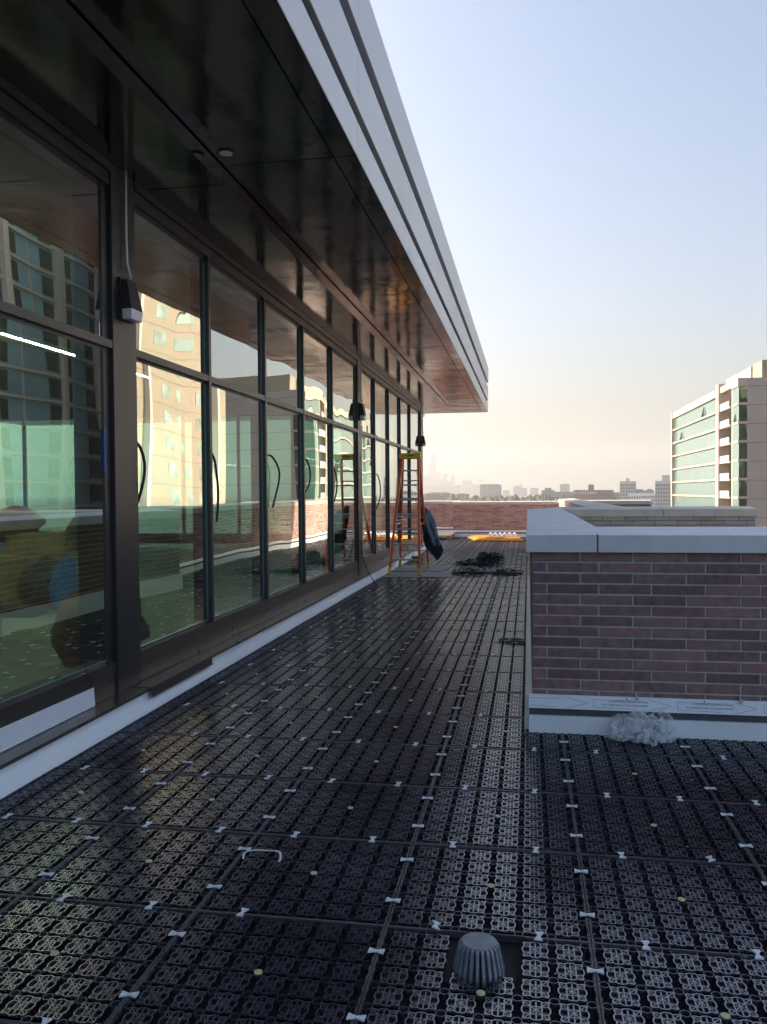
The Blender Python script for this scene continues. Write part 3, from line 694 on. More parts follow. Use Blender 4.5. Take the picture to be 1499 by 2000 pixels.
tag(mb.build('dangling_wire', M['cord'], smooth=True), 'thin frayed wire dangling across the upper glass past the middle column', 'wire')

# ---------------------------------------------------------------- interior things seen through the glass
def crate(name, label, cat, c, s, rz, m, flap=False):
    x, y, z = c; a, b, h = s
    mb = MB(); mb.box(-a / 2, a / 2, -b / 2, b / 2, 0, h)
    if flap:
        mb.hexa([(-a / 2, -b / 2, h), (-a / 2 + .012, -b / 2, h), (-a / 2 + .012, b / 2, h), (-a / 2, b / 2, h)], [(-a / 2 - .16, -b / 2, h + .14), (-a / 2 - .15, -b / 2, h + .15), (-a / 2 - .15, b / 2, h + .15), (-a / 2 - .16, b / 2, h + .14)])
        mb.hexa([(a / 2 - .012, -b / 2, h), (a / 2, -b / 2, h), (a / 2, b / 2, h), (a / 2 - .012, b / 2, h)], [(a / 2 + .10, -b / 2, h + .18), (a / 2 + .11, -b / 2, h + .17), (a / 2 + .11, b / 2, h + .17), (a / 2 + .10, b / 2, h + .18)])
    o = mb.build(name, m, bevel=0.004); o.location = (x, y, z); o.rotation_euler = (0, 0, rz); return tag(o, label, cat)
def lump(name, label, cat, c, r, m, seed, sub=3, amp=0.35, squash=(1, 1, 1), smooth=True, freq=2.2):
    import bmesh
    from mathutils import noise
    bm = bmesh.new(); bmesh.ops.create_icosphere(bm, subdivisions=sub, radius=1)
    for v in bm.verts:
        d = v.co.normalized(); k = 1 + amp * noise.fractal(d * freq + Vector((seed, 0, 0)), 0.8, 2.0, 4)
        v.co = Vector((d.x * squash[0], d.y * squash[1], max(d.z, -0.75) * squash[2])) * r * k
    me = bpy.data.meshes.new(name); bm.to_mesh(me); bm.free(); me.materials.append(m)
    for p in me.polygons: p.use_smooth = smooth
    o = bpy.data.objects.new(name, me); COL.objects.link(o); o.location = c
    return tag(o, label, cat)
FZ = 0.133
crate('cardboard_box', 'large tan cardboard box inside the left window', 'box', (-6.25, 9.75, FZ), (0.85, 0.6, 0.62), 0.4, M['card'], True)
crate('cardboard_box', 'open cardboard box stacked on top inside the left window', 'box', (-6.15, 9.9, FZ + 0.63), (0.75, 0.5, 0.28), 0.15, M['card'], True)
crate('cardboard_box', 'leftmost tall cardboard box behind the left window', 'box', (-7.2, 9.6, FZ), (0.5, 0.5, 0.85), -0.2, M['card'])
crate('cardboard_box', 'pale box at the right of the pile inside the left window', 'box', (-5.5, 10.3, FZ), (0.5, 0.5, 0.95), 0.2, M['gyp'])
lump('rubbish_bag', 'dark bulging bag on the cardboard boxes inside', 'bag', (-6.5, 9.8, FZ + 1.02), 0.28, M['brown_pile'], 3, squash=(1.3, 1, .7))
lump('rubbish_bag', 'grey translucent bag slumped before the boxes inside', 'bag', (-5.75, 9.35, FZ + 0.27), 0.36, M['dark_sheet'], 9, squash=(1, .8, .9))
lump('blue_sack', 'bright blue plastic sack inside the left window', 'sack', (-5.42, 9.15, FZ + 0.27), 0.26, M['bluebag'], 5, squash=(.6, .7, 1.25))
lump('scrap_heap', 'brown heap of scrap on the floor behind the glass', 'heap', (-3.55, 6.55, FZ + 0.25), 0.42, M['brown_pile'], 12, amp=.3, squash=(.8, 1.1, .9))
crate('work_bench', 'low dark bench on the floor inside the left window', 'bench', (-6.3, 8.7, FZ), (1.6, 0.35, 0.1), 0.1, M['dark_sheet'])
crate('board_stack', 'stack of dark boards at the left edge inside the window', 'boards', (-5.4, 6.9, FZ), (0.8, 0.9, 0.35), 0.1, M['dark_sheet'])
for k, (x, y, a, b, rz) in enumerate([(-3.85, 6.25, .16, .2, .3), (-4.2, 6.05, .06, .16, .1), (-4.35, 6.9, .12, .14, .8)]):
    crate('paper_scrap', ['square white paper scrap on the floor inside', 'narrow white paper scrap on the floor inside', 'torn pale paper scrap farther back on the floor inside'][k], 'paper', (x, y, FZ + .001), (a, b, 0.004), rz, M['paper'])
ln = 0
for x, zl in ((-5.6, 3.25), (-9.2, 2.95), (-13.0, 2.75)):
    for y in (5.5, 10.0):
        ln += 1
        r = thing('linear_lamp', 'glowing linear lamp hanging inside the glass pavilion', 'ceiling lamp', (x, y, zl), group='linear lamps inside the pavilion')
        MB().box(-0.012, 0.012, -1.9, 1.9, 0, 0.012).build('lamp_tube', M['lamp'], r)
        MB().box(-0.03, 0.03, -1.92, 1.92, 0.013, 0.06).build('lamp_housing', M['wframe'], r)

# ---------------------------------------------------------------- step ladder
L = thing('step_ladder', 'tall orange fibreglass step ladder with yellow top and feet', 'ladder', (-2.2, 15.8, 0.012))
Lz = 0.013
def lp(mb, name, m, **k): return cb(mb, name, m, L, **k)
FL, FR, RL, RR = Vector((-2.50, 15.05, Lz)), Vector((-1.925, 14.95, Lz)), Vector((-2.54, 16.64, Lz)), Vector((-1.945, 16.50, Lz))
TL, TR = Vector((-2.345, 15.72, 2.16)), Vector((-2.035, 15.70, 2.16))
TLb, TRb = TL + Vector((0, 0.13, 0)), TR + Vector((0, 0.12, 0))
for a, b in ((FL, TL), (FR, TR)):
    mb = MB(); mb.bar(a, b, 0.042, 0.078, (0, 1, 0)); lp(mb, 'front_rail', M['orange'], bevel=0.004)
for a, b in ((RL, TLb), (RR, TRb)):
    mb = MB(); mb.bar(a, b, 0.036, 0.06, (0, 1, 0)); lp(mb, 'rear_rail', M['orange'], bevel=0.004)
for k in range(1, 8):
    t = k / 7.9 * 1.0
    a, b = FL.lerp(TL, t), FR.lerp(TR, t)
    mb = MB(); mb.bar(a + Vector((.01, 0, 0)), b - Vector((.01, 0, 0)), 0.082, 0.028); lp(mb, 'step', M['alu'], bevel=0.003)
    mb = MB(); d = (b - a) * 0.16
    mb.bar(a + Vector((.02, -.03, -0.085)), a + d + Vector((0, -.03, -0.012)), 0.012, 0.006); mb.bar(b + Vector((-.02, -.03, -0.085)), b - d + Vector((0, -.03, -0.012)), 0.012, 0.006)
    lp(mb, 'step_brace', M['alu'])
for t in (0.16, 0.31, 0.47, 0.64, 0.8):
    a, b = RL.lerp(TLb, t), RR.lerp(TRb, t)
    mb = MB(); mb.bar(a, b, 0.05, 0.022); lp(mb, 'rear_brace', M['alu'])
mb = MB()
mb.bar(RL.lerp(TLb, .31), RL.lerp(TLb, .16).lerp(RR.lerp(TRb, .16), .35), .02, .006); mb.bar(RR.lerp(TRb, .31), RR.lerp(TRb, .16).lerp(RL.lerp(TLb, .16), .35), .02, .006)
mb.bar(FL.lerp(TL, .25), FL.lerp(TL, .127).lerp(FR.lerp(TR, .127), .35), .02, .006); mb.bar(FR.lerp(TR, .25), FR.lerp(TR, .127).lerp(FL.lerp(TL, .127), .35), .02, .006)
lp(mb, 'diagonal_brace', M['alu'])
for s in ((FL, TL, RL, TLb), (FR, TR, RR, TRb)):
    mb = MB(); mb.bar(s[0].lerp(s[1], .42), s[2].lerp(s[3], .42), .014, .022); lp(mb, 'spreader', M['alu'])
for p, q, c in ((FL, TL, FR), (FR, TR, FL), (RL, TLb, RR), (RR, TRb, RL)):
    mb = MB(); mb.bar(p, p.lerp(q, .055), 0.05, 0.095, (0, 1, 0)); lp(mb, 'foot', M['yellow'], bevel=0.006)
    mb = MB(); d = (c - p).normalized(); mb.bar(p.lerp(q, .05), p.lerp(q, .125) + d * 0.14, 0.035, 0.01); lp(mb, 'foot_brace', M['yellow'])
mb = MB(); c = (TL + TRb) / 2
mb.box(c.x - .20, c.x + .20, c.y - .13, c.y + .13, 2.14, 2.245); lp(mb, 'top_cap', M['yellow'], bevel=0.012)
mb = MB(); mb.box(c.x - .09, c.x + .09, c.y - .1315, c.y - .130, 2.185, 2.205); lp(mb, 'cap_marking', M['ink'])
mb = MB(); mb.tube(spline([(-2.44, 15.42, 1.02), (-2.38, 15.38, 0.99), (-2.32, 15.9, 1.0), (-2.40, 16.05, 1.03), (-2.46, 15.6, 1.05)]), .012, 6); o = mb.build('rag_tie', M['strip'], smooth=True); tag(o, 'white tie wrapped round the left ladder rails', 'tie')
# hanging bag
def bag():
    prof = [((-2.045, 16.32, 1.25), .02, .02), ((-2.03, 16.30, 1.20), .045, .035), ((-1.985, 16.28, 1.10), .085, .05), ((-1.955, 16.28, .98), .10, .06), ((-1.925, 16.27, .85), .115, .07), ((-1.885, 16.27, .72), .125, .075), ((-1.84, 16.26, .58), .13, .08), ((-1.79, 16.25, .44), .13, .075), ((-1.745, 16.25, .33), .105, .06), ((-1.73, 16.25, .25), .055, .035), ((-1.735, 16.25, .19), .015, .015)]
    n = 26; vs = []; fs = []
    rnd = random.Random(3)
    ph = [rnd.uniform(0, 6.28) for _ in range(6)]
    M_ = []
    for i in range(len(prof) * 4 - 3):
        a, f = divmod(i, 4); f /= 4
        if a + 1 < len(prof):
            p = Vector(prof[a][0]).lerp(Vector(prof[a + 1][0]), f); rx = prof[a][1] * (1 - f) + prof[a + 1][1] * f; ry = prof[a][2] * (1 - f) + prof[a + 1][2] * f
        else: p, rx, ry = Vector(prof[-1][0]), prof[-1][1], prof[-1][2]
        s = i / (len(prof) * 4)
        for k in range(n):
            an = 2 * math.pi * k / n
            fold = 1 + 0.17 * math.sin(4 * an + ph[0] + 2.5 * s) + 0.12 * math.sin(7 * an + ph[1] - 6 * s) + 0.09 * math.sin(3 * an + 17 * s + ph[2]) + rnd.uniform(-.03, .03)
            vs.append((p.x + rx * fold * math.cos(an) * 1.0, p.y + ry * fold * math.sin(an), p.z + rx * 0.45 * math.cos(an)))
    m_ = len(prof) * 4 - 3
    for i in range(m_ - 1):
        for k in range(n): fs.append((i * n + k, i * n + (k + 1) % n, (i + 1) * n + (k + 1) % n, (i + 1) * n + k))
    fs += [tuple(range(n)), tuple((m_ - 1) * n + k for k in range(n))]
    mb = MB(); mb.add(vs, fs); return mb.build('plastic_bag', M['bag'], smooth=True)
tag(bag(), 'long black plastic bag hanging from the rear of the orange ladder', 'bag')
# sheets under the ladder
mb = MB(); mb.add([], []); mb.prism([(-2.56, 14.68), (-1.36, 14.76), (-1.40, 15.75), (-2.58, 15.62)], 'z', 0.001, 0.009); tag(mb.build('board_sheet', M['ply'], bevel=0.001), 'pale grey board sheet under the front feet of the ladder', 'board')
mb = MB(); mb.prism([(-2.57, 15.80), (-1.62, 15.92), (-1.45, 17.30), (-2.55, 17.10)], 'z', 0.001, 0.009); tag(mb.build('board_sheet', M['ply'], bevel=0.001), 'darker grey board sheet under the rear feet of the ladder', 'board')
crate('hand_tool_case', 'small dark case on the sill behind the ladder', 'case', (-2.45, 18.4, 0.002), (.18, .3, .09), .2, M['cord'])

# cables
def tangle(name, label, c, rx, ry, rz, n, r, seed, m=None, loops=True):
    rnd = random.Random(seed); mb = MB()
    for k in range(n):
        pts = []; a0 = rnd.uniform(0, 6.28); turn = rnd.uniform(2.5, 6) if loops else rnd.uniform(.5, 1.2)
        sx, sy = rnd.uniform(.35, 1), rnd.uniform(.35, 1); ox, oy = rnd.uniform(-.35, .35) * rx, rnd.uniform(-.35, .35) * ry
        zz = rnd.uniform(0, 1)
        for q in range(9):
            a = a0 + turn * q / 8
            pts.append((c[0] + ox + rx * sx * math.cos(a) + rnd.uniform(-.04, .04) * rx, c[1] + oy + ry * sy * math.sin(a) + rnd.uniform(-.04, .04) * ry, r + 0.001 + rz * zz * (0.5 + 0.5 * math.sin(a * 1.3 + k)) * (1 - .5 * (sx + sy) / 2) + rnd.uniform(0, .02) * (rz > .03)))
        mb.tube(spline(pts, 5), r, 5)
    return tag(mb.build(name, m or M['cord'], smooth=True), label, 'cable')
tangle('cable_heap', 'domed heap of coiled black cable on the sunlit panels', (-0.82, 17.95, 0), .26, .36, .34, 40, .010, 4)
tangle('cable_coil', 'low loose black cable coil left of the domed heap', (-1.15, 17.6, 0), .28, .36, .10, 9, .010, 8)
tangle('cable_tangle', 'flat tangle of black cable strips, left of two on the floor', (-1.02, 15.75, 0), .30, .60, .05, 11, .010, 11)
tangle('cable_tangle', 'flat tangle of black cable strips beside the near wall, right of two', (-0.45, 15.75, 0), .32, .48, .05, 10, .010, 15)
mb = MB(); mb.tube(spline([(-1.6, 17.3, .012), (-1.3, 17.2, .012), (-1.0, 17.25, .02), (-.7, 17.5, .03)]), .008, 6); tag(mb.build('cable_end', M['cord'], smooth=True), 'straight black cable end lying to the left of the coil', 'cable')
mb = MB()
for k in range(4):
    o = k * .018
    mb.tube(spline([(-0.30, 8.55 - o, .012), (-0.24, 8.62 - o * 2, .02), (-0.16, 8.50 + o, .028), (-0.09, 8.60 - o, .02), (-0.035, 8.50 + o, .014), (-0.03, 8.40 + o, .012), (-0.12, 8.44 + o, .02), (-.22, 8.42 + o, .012)]), .006, 6)
tag(mb.build('cable_bundle', M['cord'], smooth=True), 'small tied bundle of black cable by the end of the near wall', 'cable')
# orange boards with foam pads
O = thing('board_stack', 'stack of bright yellow-orange boards lying on the far sunlit deck', 'boards', (-1.0, 26.6, 0))
for k, (x0, x1, y0, y1, z0, z1, sh) in enumerate(((-1.60, -0.15, 25.5, 27.4, .02, .045, .35), (-1.55, -0.25, 25.6, 27.5, .047, .072, .3), (-1.50, -0.20, 25.75, 27.3, .074, .095, .25))):
    mb = MB(); mb.hexa([(x0, y0, z0), (x1, y0 + .1, z0), (x1 - sh, y1, z0), (x0 - sh, y1, z0)], [(x0, y0, z1), (x1, y0 + .1, z1), (x1 - sh, y1, z1), (x0 - sh, y1, z1)]); cb(mb, 'board', M['oplank'], O)
for k in range(2):
    mb = MB(); yb = 26.2 + k * .5
    mb.box(-1.25, -.35, yb, yb + .35, .097, .125)
    for q in range(6): mb.tube([(-1.18 + q * .15, yb + .04, .15), (-1.18 + q * .15, yb + .31, .15)], .055, 10)
    tag(mb.build('foam_pad', M['foam'], smooth=False), ['front', 'rear'][k] + ' ribbed white foam pad resting on the orange boards', 'foam pad')
crate('wooden_plank', 'short pale plank lying across the orange boards', 'plank', (-1.0, 25.9, .097), (.5, .3, .02), -.3, M['wood'])
# pallet
Pl = thing('timber_pallet', 'low weathered pallet of planks on the deck beside the far parapet', 'pallet', (-2.95, 27.4, 0))
for k in range(6):
    mb = MB(); mb.box(-3.6, -2.42, 26.5 + k * .32, 26.72 + k * .32, .10, .125); cb(mb, 'deck_board', M['wood'], Pl)
for x in (-3.5, -3.0, -2.5):
    mb = MB(); mb.box(x - .04, x + .04, 26.5, 28.3, .002, .099); cb(mb, 'bearer', M['wood'], Pl)
# grit and crumbs
mb = MB(); rg = random.Random(21)
for k in range(260):
    x = rg.uniform(-2.55, 1.6) if k % 3 else rg.uniform(-2.58, -2.3); y = rg.uniform(2.2, 5.3) if x > 0 else rg.uniform(2.2, 14)
    r = rg.uniform(.0015, .0045); a = rg.uniform(0, 3.14); c_, s_ = math.cos(a) * r, math.sin(a) * r
    mb.add([(x + c_ * 1.6, y + s_ * 1.6, .0015), (x - s_, y + c_, .0015), (x - c_ * 1.6, y - s_ * 1.6, .0015), (x + s_, y - c_, .0015), (x, y, .0015 + r)], [(0, 1, 4), (1, 2, 4), (2, 3, 4), (3, 0, 4), (3, 2, 1, 0)])
tag(mb.build('grit', M['ply']), 'pale grit and crumbs scattered over the black panels', 'grit', kind='stuff')
# zip-tie strip
mb = MB()
pts = spline([(-1.165, 3.285, .006), (-1.168, 3.315, .020), (-1.13, 3.34, .022), (-1.08, 3.347, .020), (-1.03, 3.335, .024), (-1.012, 3.31, .016), (-1.010, 3.28, .006)], 6)
for a, b in zip(pts, pts[1:]): mb.bar(a, b, .009, .0018)
tag(mb.build('packing_strap', M['strip']), 'short curled white packing strap lying on the black panels', 'strap')
# crumpled film
def film():
    from mathutils import noise
    mb = MB(); rnd = random.Random(5)
    for c, ru, rv, sd_ in (((0.56, 5.26, .075), .09, .07, 1), ((0.66, 5.25, .085), .09, .07, 5), ((0.76, 5.26, .085), .10, .075, 9), ((0.61, 5.19, .04), .08, .05, 13), ((0.70, 5.17, .045), .07, .05, 17), ((0.68, 5.27, .10), .13, .06, 21), ((0.80, 5.25, .06), .06, .06, 25)):
        n = 46; vs = []
        for a in range(n + 1):
            for b in range(n + 1):
                u, v = a / n * 2 - 1, b / n * 2 - 1
                q = Vector((u * 1.5 + sd_, v * 1.5, sd_ * .7))
                w1 = noise.noise_vector(q * 0.9); w2 = noise.noise_vector(q * 2.1 + Vector((5, 1, 2))); w3 = noise.noise_vector(q * 4.6)
                f = abs(noise.noise(q * 3.3)) * 2 - .5
                p = Vector(c) + Vector((u * ru * .75, v * rv * .35, v * rv * .75)) + w1 * .075 + w2 * .030 + w3 * .012 + Vector((0, -1, .3)) * f * .012
                p.z = max(p.z, .004 + .003 * (f + .5)); p.y = min(p.y, 5.334 - .002 * abs(f)); vs.append(p)
        fs = [(a * (n + 1) + b, a * (n + 1) + b + 1, (a + 1) * (n + 1) + b + 1, (a + 1) * (n + 1) + b) for a in range(n) for b in range(n)]
        mb.add(vs, fs)
    return mb.build('plastic_film', M['clear'], smooth=True)
tag(film(), 'crumpled clear plastic film heaped against the base of the near brick wall', 'plastic film')

# ---------------------------------------------------------------- right-hand apartment block
RB = thing('apartment_block', 'pale apartment block with glass bands and stacked balconies, tall at right', 'building', (38, 181, GZ))
def rb(mb, name, m): return cb(mb, name, m, RB)
X0 = 38.0; top = 21.9; fl = [20.4, 17.0, 13.55, 10.1, 6.65, 3.2, -0.2, -3.65, -7.1, -10.5, -14.0, -17.4, -20.8]
YA, YB, YC, YD, YF = 163.0, 168.2, 177.4, 180.6, 233.5
rb(MB().box(X0 + 1.2, X0 + 24, YD, YF, GZ, top - .1), 'core_wall', M['concrete_grey'])
rb(MB().box(X0 + 3.6, X0 + 26, YA + .3, YD - .01, GZ, top - .1), 'core_wall', M['concrete_grey'])
rb(MB().box(X0 + 1.55, X0 + 26, YA, YA + .29, GZ, top - .02), 'end_wall', M['concrete_grey'])
for z in fl: rb(MB().box(X0 + 1.6, X0 + 26.1, YA - .04, YA - .001, z - .06, z + .02), 'panel_joint', M['mortar_dark'])
rb(MB().box(X0 - .1, X0 + 1.3, YD, YF + .1, 20.4, top), 'parapet_band', M['peach'])
rb(MB().box(X0 - .1, X0 + 1.54, YA - .1, YB, 20.4, top), 'parapet_band', M['peach'])
rb(MB().box(X0 - .1, X0 + 1.3, YB + .01, YC - .01, 20.7, top), 'parapet_band', M['peach'])
rb(MB().box(X0 - .45, X0 + 1.5, YC, YD - .8, GZ, top + .7), 'fin_wall', M['peach'])
rb(MB().box(X0 - .3, X0 + 1.2, YF + .11, YF + 1.5, GZ, top), 'fin_wall', M['peach'])
for i, z in enumerate(fl[:-1]):
    zb = fl[i + 1]
    g = MB(); g.add([(X0 + .35, YD, zb + .5), (X0 + .35, YF, zb + .5), (X0 + .35, YF, z), (X0 + .35, YD, z)], [(0, 1, 2, 3)]); rb(g, 'window_band', M['glass_tower'])
    rb(MB().box(X0 - .1, X0 + 1.2, YD, YF, zb + .1, zb + .5), 'floor_band', M['peach'])
    g = MB(); g.add([(X0 + .1, YA + .1, zb + .45), (X0 + .1, YB - .3, zb + .45), (X0 + .1, YB - .3, z), (X0 + .1, YA + .1, z)], [(0, 1, 2, 3)]); rb(g, 'window_band', M['glass_tower'])
    g = MB(); g.add([(X0 + .1, YA + .1, zb + .45), (X0 + 1.54, YA + .1, zb + .45), (X0 + 1.54, YA + .1, z), (X0 + .1, YA + .1, z)], [(0, 1, 2, 3)]); rb(g, 'corner_window', M['glass_corner'])
    rb(MB().box(X0 - .05, X0 + 1.54, YA + .02, YB - .2, zb, zb + .45), 'floor_band', M['peach'])
    rb(MB().box(X0 - .2, X0 + 3.59, YB + .6, YC - .01, zb, zb + .3), 'balcony_slab', M['peach'])
    b = MB()
    for k in range(17): b.box(X0 - .15, X0 - .10, YB + 1.6 + k * .45, YB + 1.95 + k * .45, zb + .31, zb + 1.35)
    b.box(X0 - .17, X0 - .08, YB + 1.5, YC - .02, zb + 1.352, zb + 1.45); rb(b, 'balcony_railing', M['rail_white'])
    rb(MB().box(X0 + 3.3, X0 + 3.59, YB + 1.5, YB + 6, zb + .5, zb + 2.8), 'balcony_door', M['dkwin'])
rb(MB().box(X0 + .1, X0 + 3.6, YB - .2, YB + .5, GZ, 20.4), 'fin_wall', M['peach'])
rb(MB().box(X0 + 4, X0 + 20, 170.6, 190.8, top - .1, 25.0), 'penthouse', M['peach'])
rb(MB().box(X0 + 4.3, X0 + 22, 164, 170.59, top - .1, 25.2), 'penthouse', M['concrete'])
for y, zz in ((195.0, 17.5), (222, 14.0), (165.5, 14.0)):
    rb(MB().hexa([(X0 + .2, y, zz), (X0 - .25, y + .1, zz), (X0 - .25, y + .5, zz), (X0 + .2, y + .6, zz)], [(X0 + .25, y, zz + 2.2), (X0 + .2, y + .1, zz + 2.2), (X0 + .2, y + .5, zz + 2.2), (X0 + .25, y + .6, zz + 2.2)]), 'open_casement', M['dkwin'])

# ---------------------------------------------------------------- buildings mirrored in the glass
T = thing('concrete_tower', 'cream concrete apartment tower, mirrored in the first panes past the nearest column', 'building', (35, 80, GZ))
def tb(mb, name, m, root): return cb(mb, name, m, root)
tb(MB().prism([(35, 79.5), (49, 106), (49, 110), (36, 108), (35, 106.5)], 'z', GZ, 40), 'wall', M['concrete'], T)
tb(MB().box(34.2, 34.99, 84.5, 85.1, GZ, 40), 'pilaster', M['city_stripe'], T); tb(MB().box(34.2, 34.99, 101.5, 102.1, GZ, 40), 'pilaster', M['city_stripe'], T)
for zf in range(-3, 13):
    z = zf * 3.05 + .3
    for y in (90.0, 95.0, 99.0):
        wd = 2.4 if y == 90.0 else 1.5
        o = tb(MB().box(34.97, 35.1, y, y + wd, z, z + 1.5), 'window', M['mint'], T)
        fr = MB().box(34.88, 34.969, y - .1, y + wd + .1, z - .12, z).box(34.90, 34.969, y + wd * .5, y + wd * .5 + .14, z, z + 1.5).box(34.90, 34.969, y, y + wd * .5, z + .7, z + .78)
        fo = fr.build('window_frame', M['wframe']); fo.parent = o; fo.matrix_parent_inverse = o.matrix_parent_inverse.copy()
    tb(MB().box(34.98, 35.0, 79.5, 106.5, z - .95, z - .9), 'joint_line', M['mortar_dark'], T)
G = thing('glass_tower', 'blue glass tower with pale floor grid, mirrored in the leftmost window', 'building', (50, 45, GZ))
tb(MB().box(50.5, 70, 45, 104, GZ, 62), 'core', M['city'], G)
for zf in range(-2, 18):
    z = zf * 3.05
    for y in range(62, 102, 10):
        g = MB(); g.add([(50.3, y + 1.1, z + .3), (50.3, y + 10, z + .3), (50.3, y + 10, z + 3.05), (50.3, y + 1.1, z + 3.05)], [(0, 1, 2, 3)]); tb(g, 'window_bay', M['glass_blue'], G)
        r_ = random.random()
        tb(MB().box(50.18, 50.29, y + 1.3, y + 3.2, z + .6, z + 2.75), 'dark_casement', M['dkwin'], G)
        tb(MB().box(50.18, 50.29, y + 7.9, y + 9.8, z + .6, z + 2.75), 'dark_casement', M['dkwin'], G)
        if y in (72, 82): tb(MB().box(50.14, 50.28, y + 5.4, y + 5.55, z + .31, z + 3.04), 'window_mullion', M['city_stripe'], G)
for zf in range(-8, 20): tb(MB().box(49.95, 50.4, 45, 104, zf * 3.05, zf * 3.05 + .28), 'floor_band', M['city_stripe'], G)
for y in range(52, 104, 10): tb(MB().box(49.6, 50.45, y, y + 1.1, GZ, 62), 'pier', M['city_stripe'], G)
H_ = 0
for (x, y, w_, d_, zt, lab) in ((-34, 62, 26, 16, -6, 'low red brick house below the far parapet, first from the left'), (-4, 66, 24, 18, -4, 'low red brick house below the far parapet, straight ahead'), (24, 70, 22, 16, -7, 'low red brick house below the far parapet, toward the right'), (-22, 96, 34, 18, -3, 'longer brick block in the second row below, left'), (16, 100, 30, 18, -5, 'longer brick block in the second row below, right')):
    h_ = thing('brick_house', lab, 'house', (x, y, GZ))
    cb(MB().box(x, x + w_, y, y + d_, GZ, zt), 'wall', M['brick_house'], h_)
    cb(MB().box(x - .3, x + w_ + .3, y - .3, y + d_ + .3, zt, zt + .4), 'roof', M['peach'], h_)
    for q in range(int(w_ // 3)):
        for t_ in range(5):
            cb(MB().box(x + 1 + q * 3, x + 2.3 + q * 3, y - .06, y - .001, zt - 3 - t_ * 3.1, zt - 1.2 - t_ * 3.1), 'window', M['wframe'] if (q * 7 + t_ * 3) % 3 == 0 else M['dkwin'], h_)
# ---------------------------------------------------------------- skyline
def ray(px, py):
    d = Vector(((px - 749.5) / 1640, (py - 1000) / 1640, 1)); return right * d.x + down * d.y + fwd * d.z
def at(px, py, D):
    r = ray(px, py); k = D / math.hypot(r.x, r.y); return r.x * k, r.y * k, 1.517 + r.z * k
def sky_building(name, label, x0, x1, ytop, D, m, extra=(), depth=None, win=None, cat='building'):
    a = at(x0, 960, D); b = at(x1, 960, D); zt = at((x0 + x1) / 2, ytop, D)[2]
    cx, cy = (a[0] + b[0]) / 2, (a[1] + b[1]) / 2; wd = math.hypot(b[0] - a[0], b[1] - a[1]); dp = depth or wd * 0.8
    rz = math.atan2(b[1] - a[1], b[0] - a[0])
    root = thing(name, label, cat, (cx, cy, GZ), rz, group='distant city buildings')
    MB().box(-wd / 2, wd / 2, 0, dp, 0, zt - GZ).build('tower_block', m, root)
    for (u0, u1, yt, mm) in extra:
        z1 = at((x0 + x1) / 2, yt, D)[2] - GZ; f = zt - GZ if yt < ytop else 0
        MB().box(-wd / 2 + wd * u0, -wd / 2 + wd * u1, dp * .2, dp * .8, f, z1).build('roof_block', mm, root)
    if win:
        nx, nz, wm = win; hgt = zt - GZ; z_lo = max(0, hgt - 3.3 * nz - 2)
        for i in range(nx):
            for j in range(nz):
                xa = -wd / 2 + wd * (i + .2) / nx; za = z_lo + (hgt - z_lo - 2) * (j + .15) / nz
                MB().box(xa, xa + wd / nx * .6, -.25, 0, za, za + (hgt - z_lo) / nz * .55).build('window', wm, root)
    return root
Ct, Cb, Cs = M['city'], M['city_brick'], M['city_stripe']
wil = sky_building('skyscraper', 'tallest hazy skyscraper with stepped top and twin masts', 843, 852, 887, 8400, Ct, depth=70, cat='skyscraper')
for (u0, u1, yt) in ((-.55, 0, 904), (1.0, 1.5, 923)):
    wdt = 9 / 1640 * 8400; z1 = at(847, yt, 8400)[2] - GZ
    MB().box(-wdt / 2 + wdt * u0, -wdt / 2 + wdt * u1, 5, 60, 0, z1).build('tower_step', Ct, wil)
for u in (-.28, .33):
    MB().tube([(u * 46, 30, 380), (u * 46, 30, 505 - 20 * (u > 0) * 0)], [3.2, 1.2], 6).build('mast', Ct, wil)
far_list = [(826, 838, 928, 8000), (852, 861, 923, 8100), (865, 874, 926, 7800), (881, 889, 928, 8200), (889, 903, 947, 7000), (826, 866, 936, 7900), (858, 884, 941, 7300), (904, 923, 938, 7400), (923, 938, 946, 7000), (983, 996, 959.5 - 2, 5000), (828, 900, 950, 6500)]
for k, (a, b, y, D) in enumerate(far_list):
    sky_building('skyscraper', ['pale slab at the foot of the tallest skyscraper, on its left', 'pale shoulder tower right of the tallest skyscraper', 'slim hazy tower, first right of the skyscraper group', 'slim hazy tower, second right of the skyscraper group', 'low hazy block under the slim towers', 'broad pale mass at the foot of the tallest skyscraper', 'broad pale mass at the foot of the slim towers', 'stepped pale tower left of the crane', 'pale block behind the crane', 'small domed block between the broad grey block and the twin towers', 'long low hazy block below the skyscrapers'][k], a, b, y, D, Ct, cat='skyscraper')
sky_building('office_block', 'broad blue-grey block right of the tower crane', 938, 980, 947, 2600, Ct, ((.05, .9, 945.5, Ct),))
sky_building('office_block', 'pale twin-topped tower with small spire', 1003, 1020, 949, 5200, Ct, ((.9, 1.0, 943, Ct),))
sky_building('office_block', 'short pale block joined right of the spire tower', 1020, 1030, 953, 4800, Ct)
sky_building('office_block', 'pale block standing alone right of the spire tower', 1036, 1052, 953, 5000, Ct)
sky_building('warehouse', 'low dark block left of the stepped roof', 1047, 1058, 966, 1700, Ct)
sky_building('office_block', 'grey block with stepped rounded roof', 1058, 1084, 957.5, 1700, Ct, ((.25, .75, 953, Ct),))
sky_building('office_block', 'pale rounded tower behind the long low block', 1094, 1113, 946, 3600, Ct, ((.15, .85, 945, Ct),))
sky_building('warehouse', 'long low grey block right of the stepped roof', 1084, 1122, 960.5, 1700, Ct)
sky_building('apartment_house', 'brown brick apartment house with pale vertical stripes', 1121, 1167, 957, 1000, Cb, ((.62, .86, 946.5, Cb),), win=(9, 1, Cs))
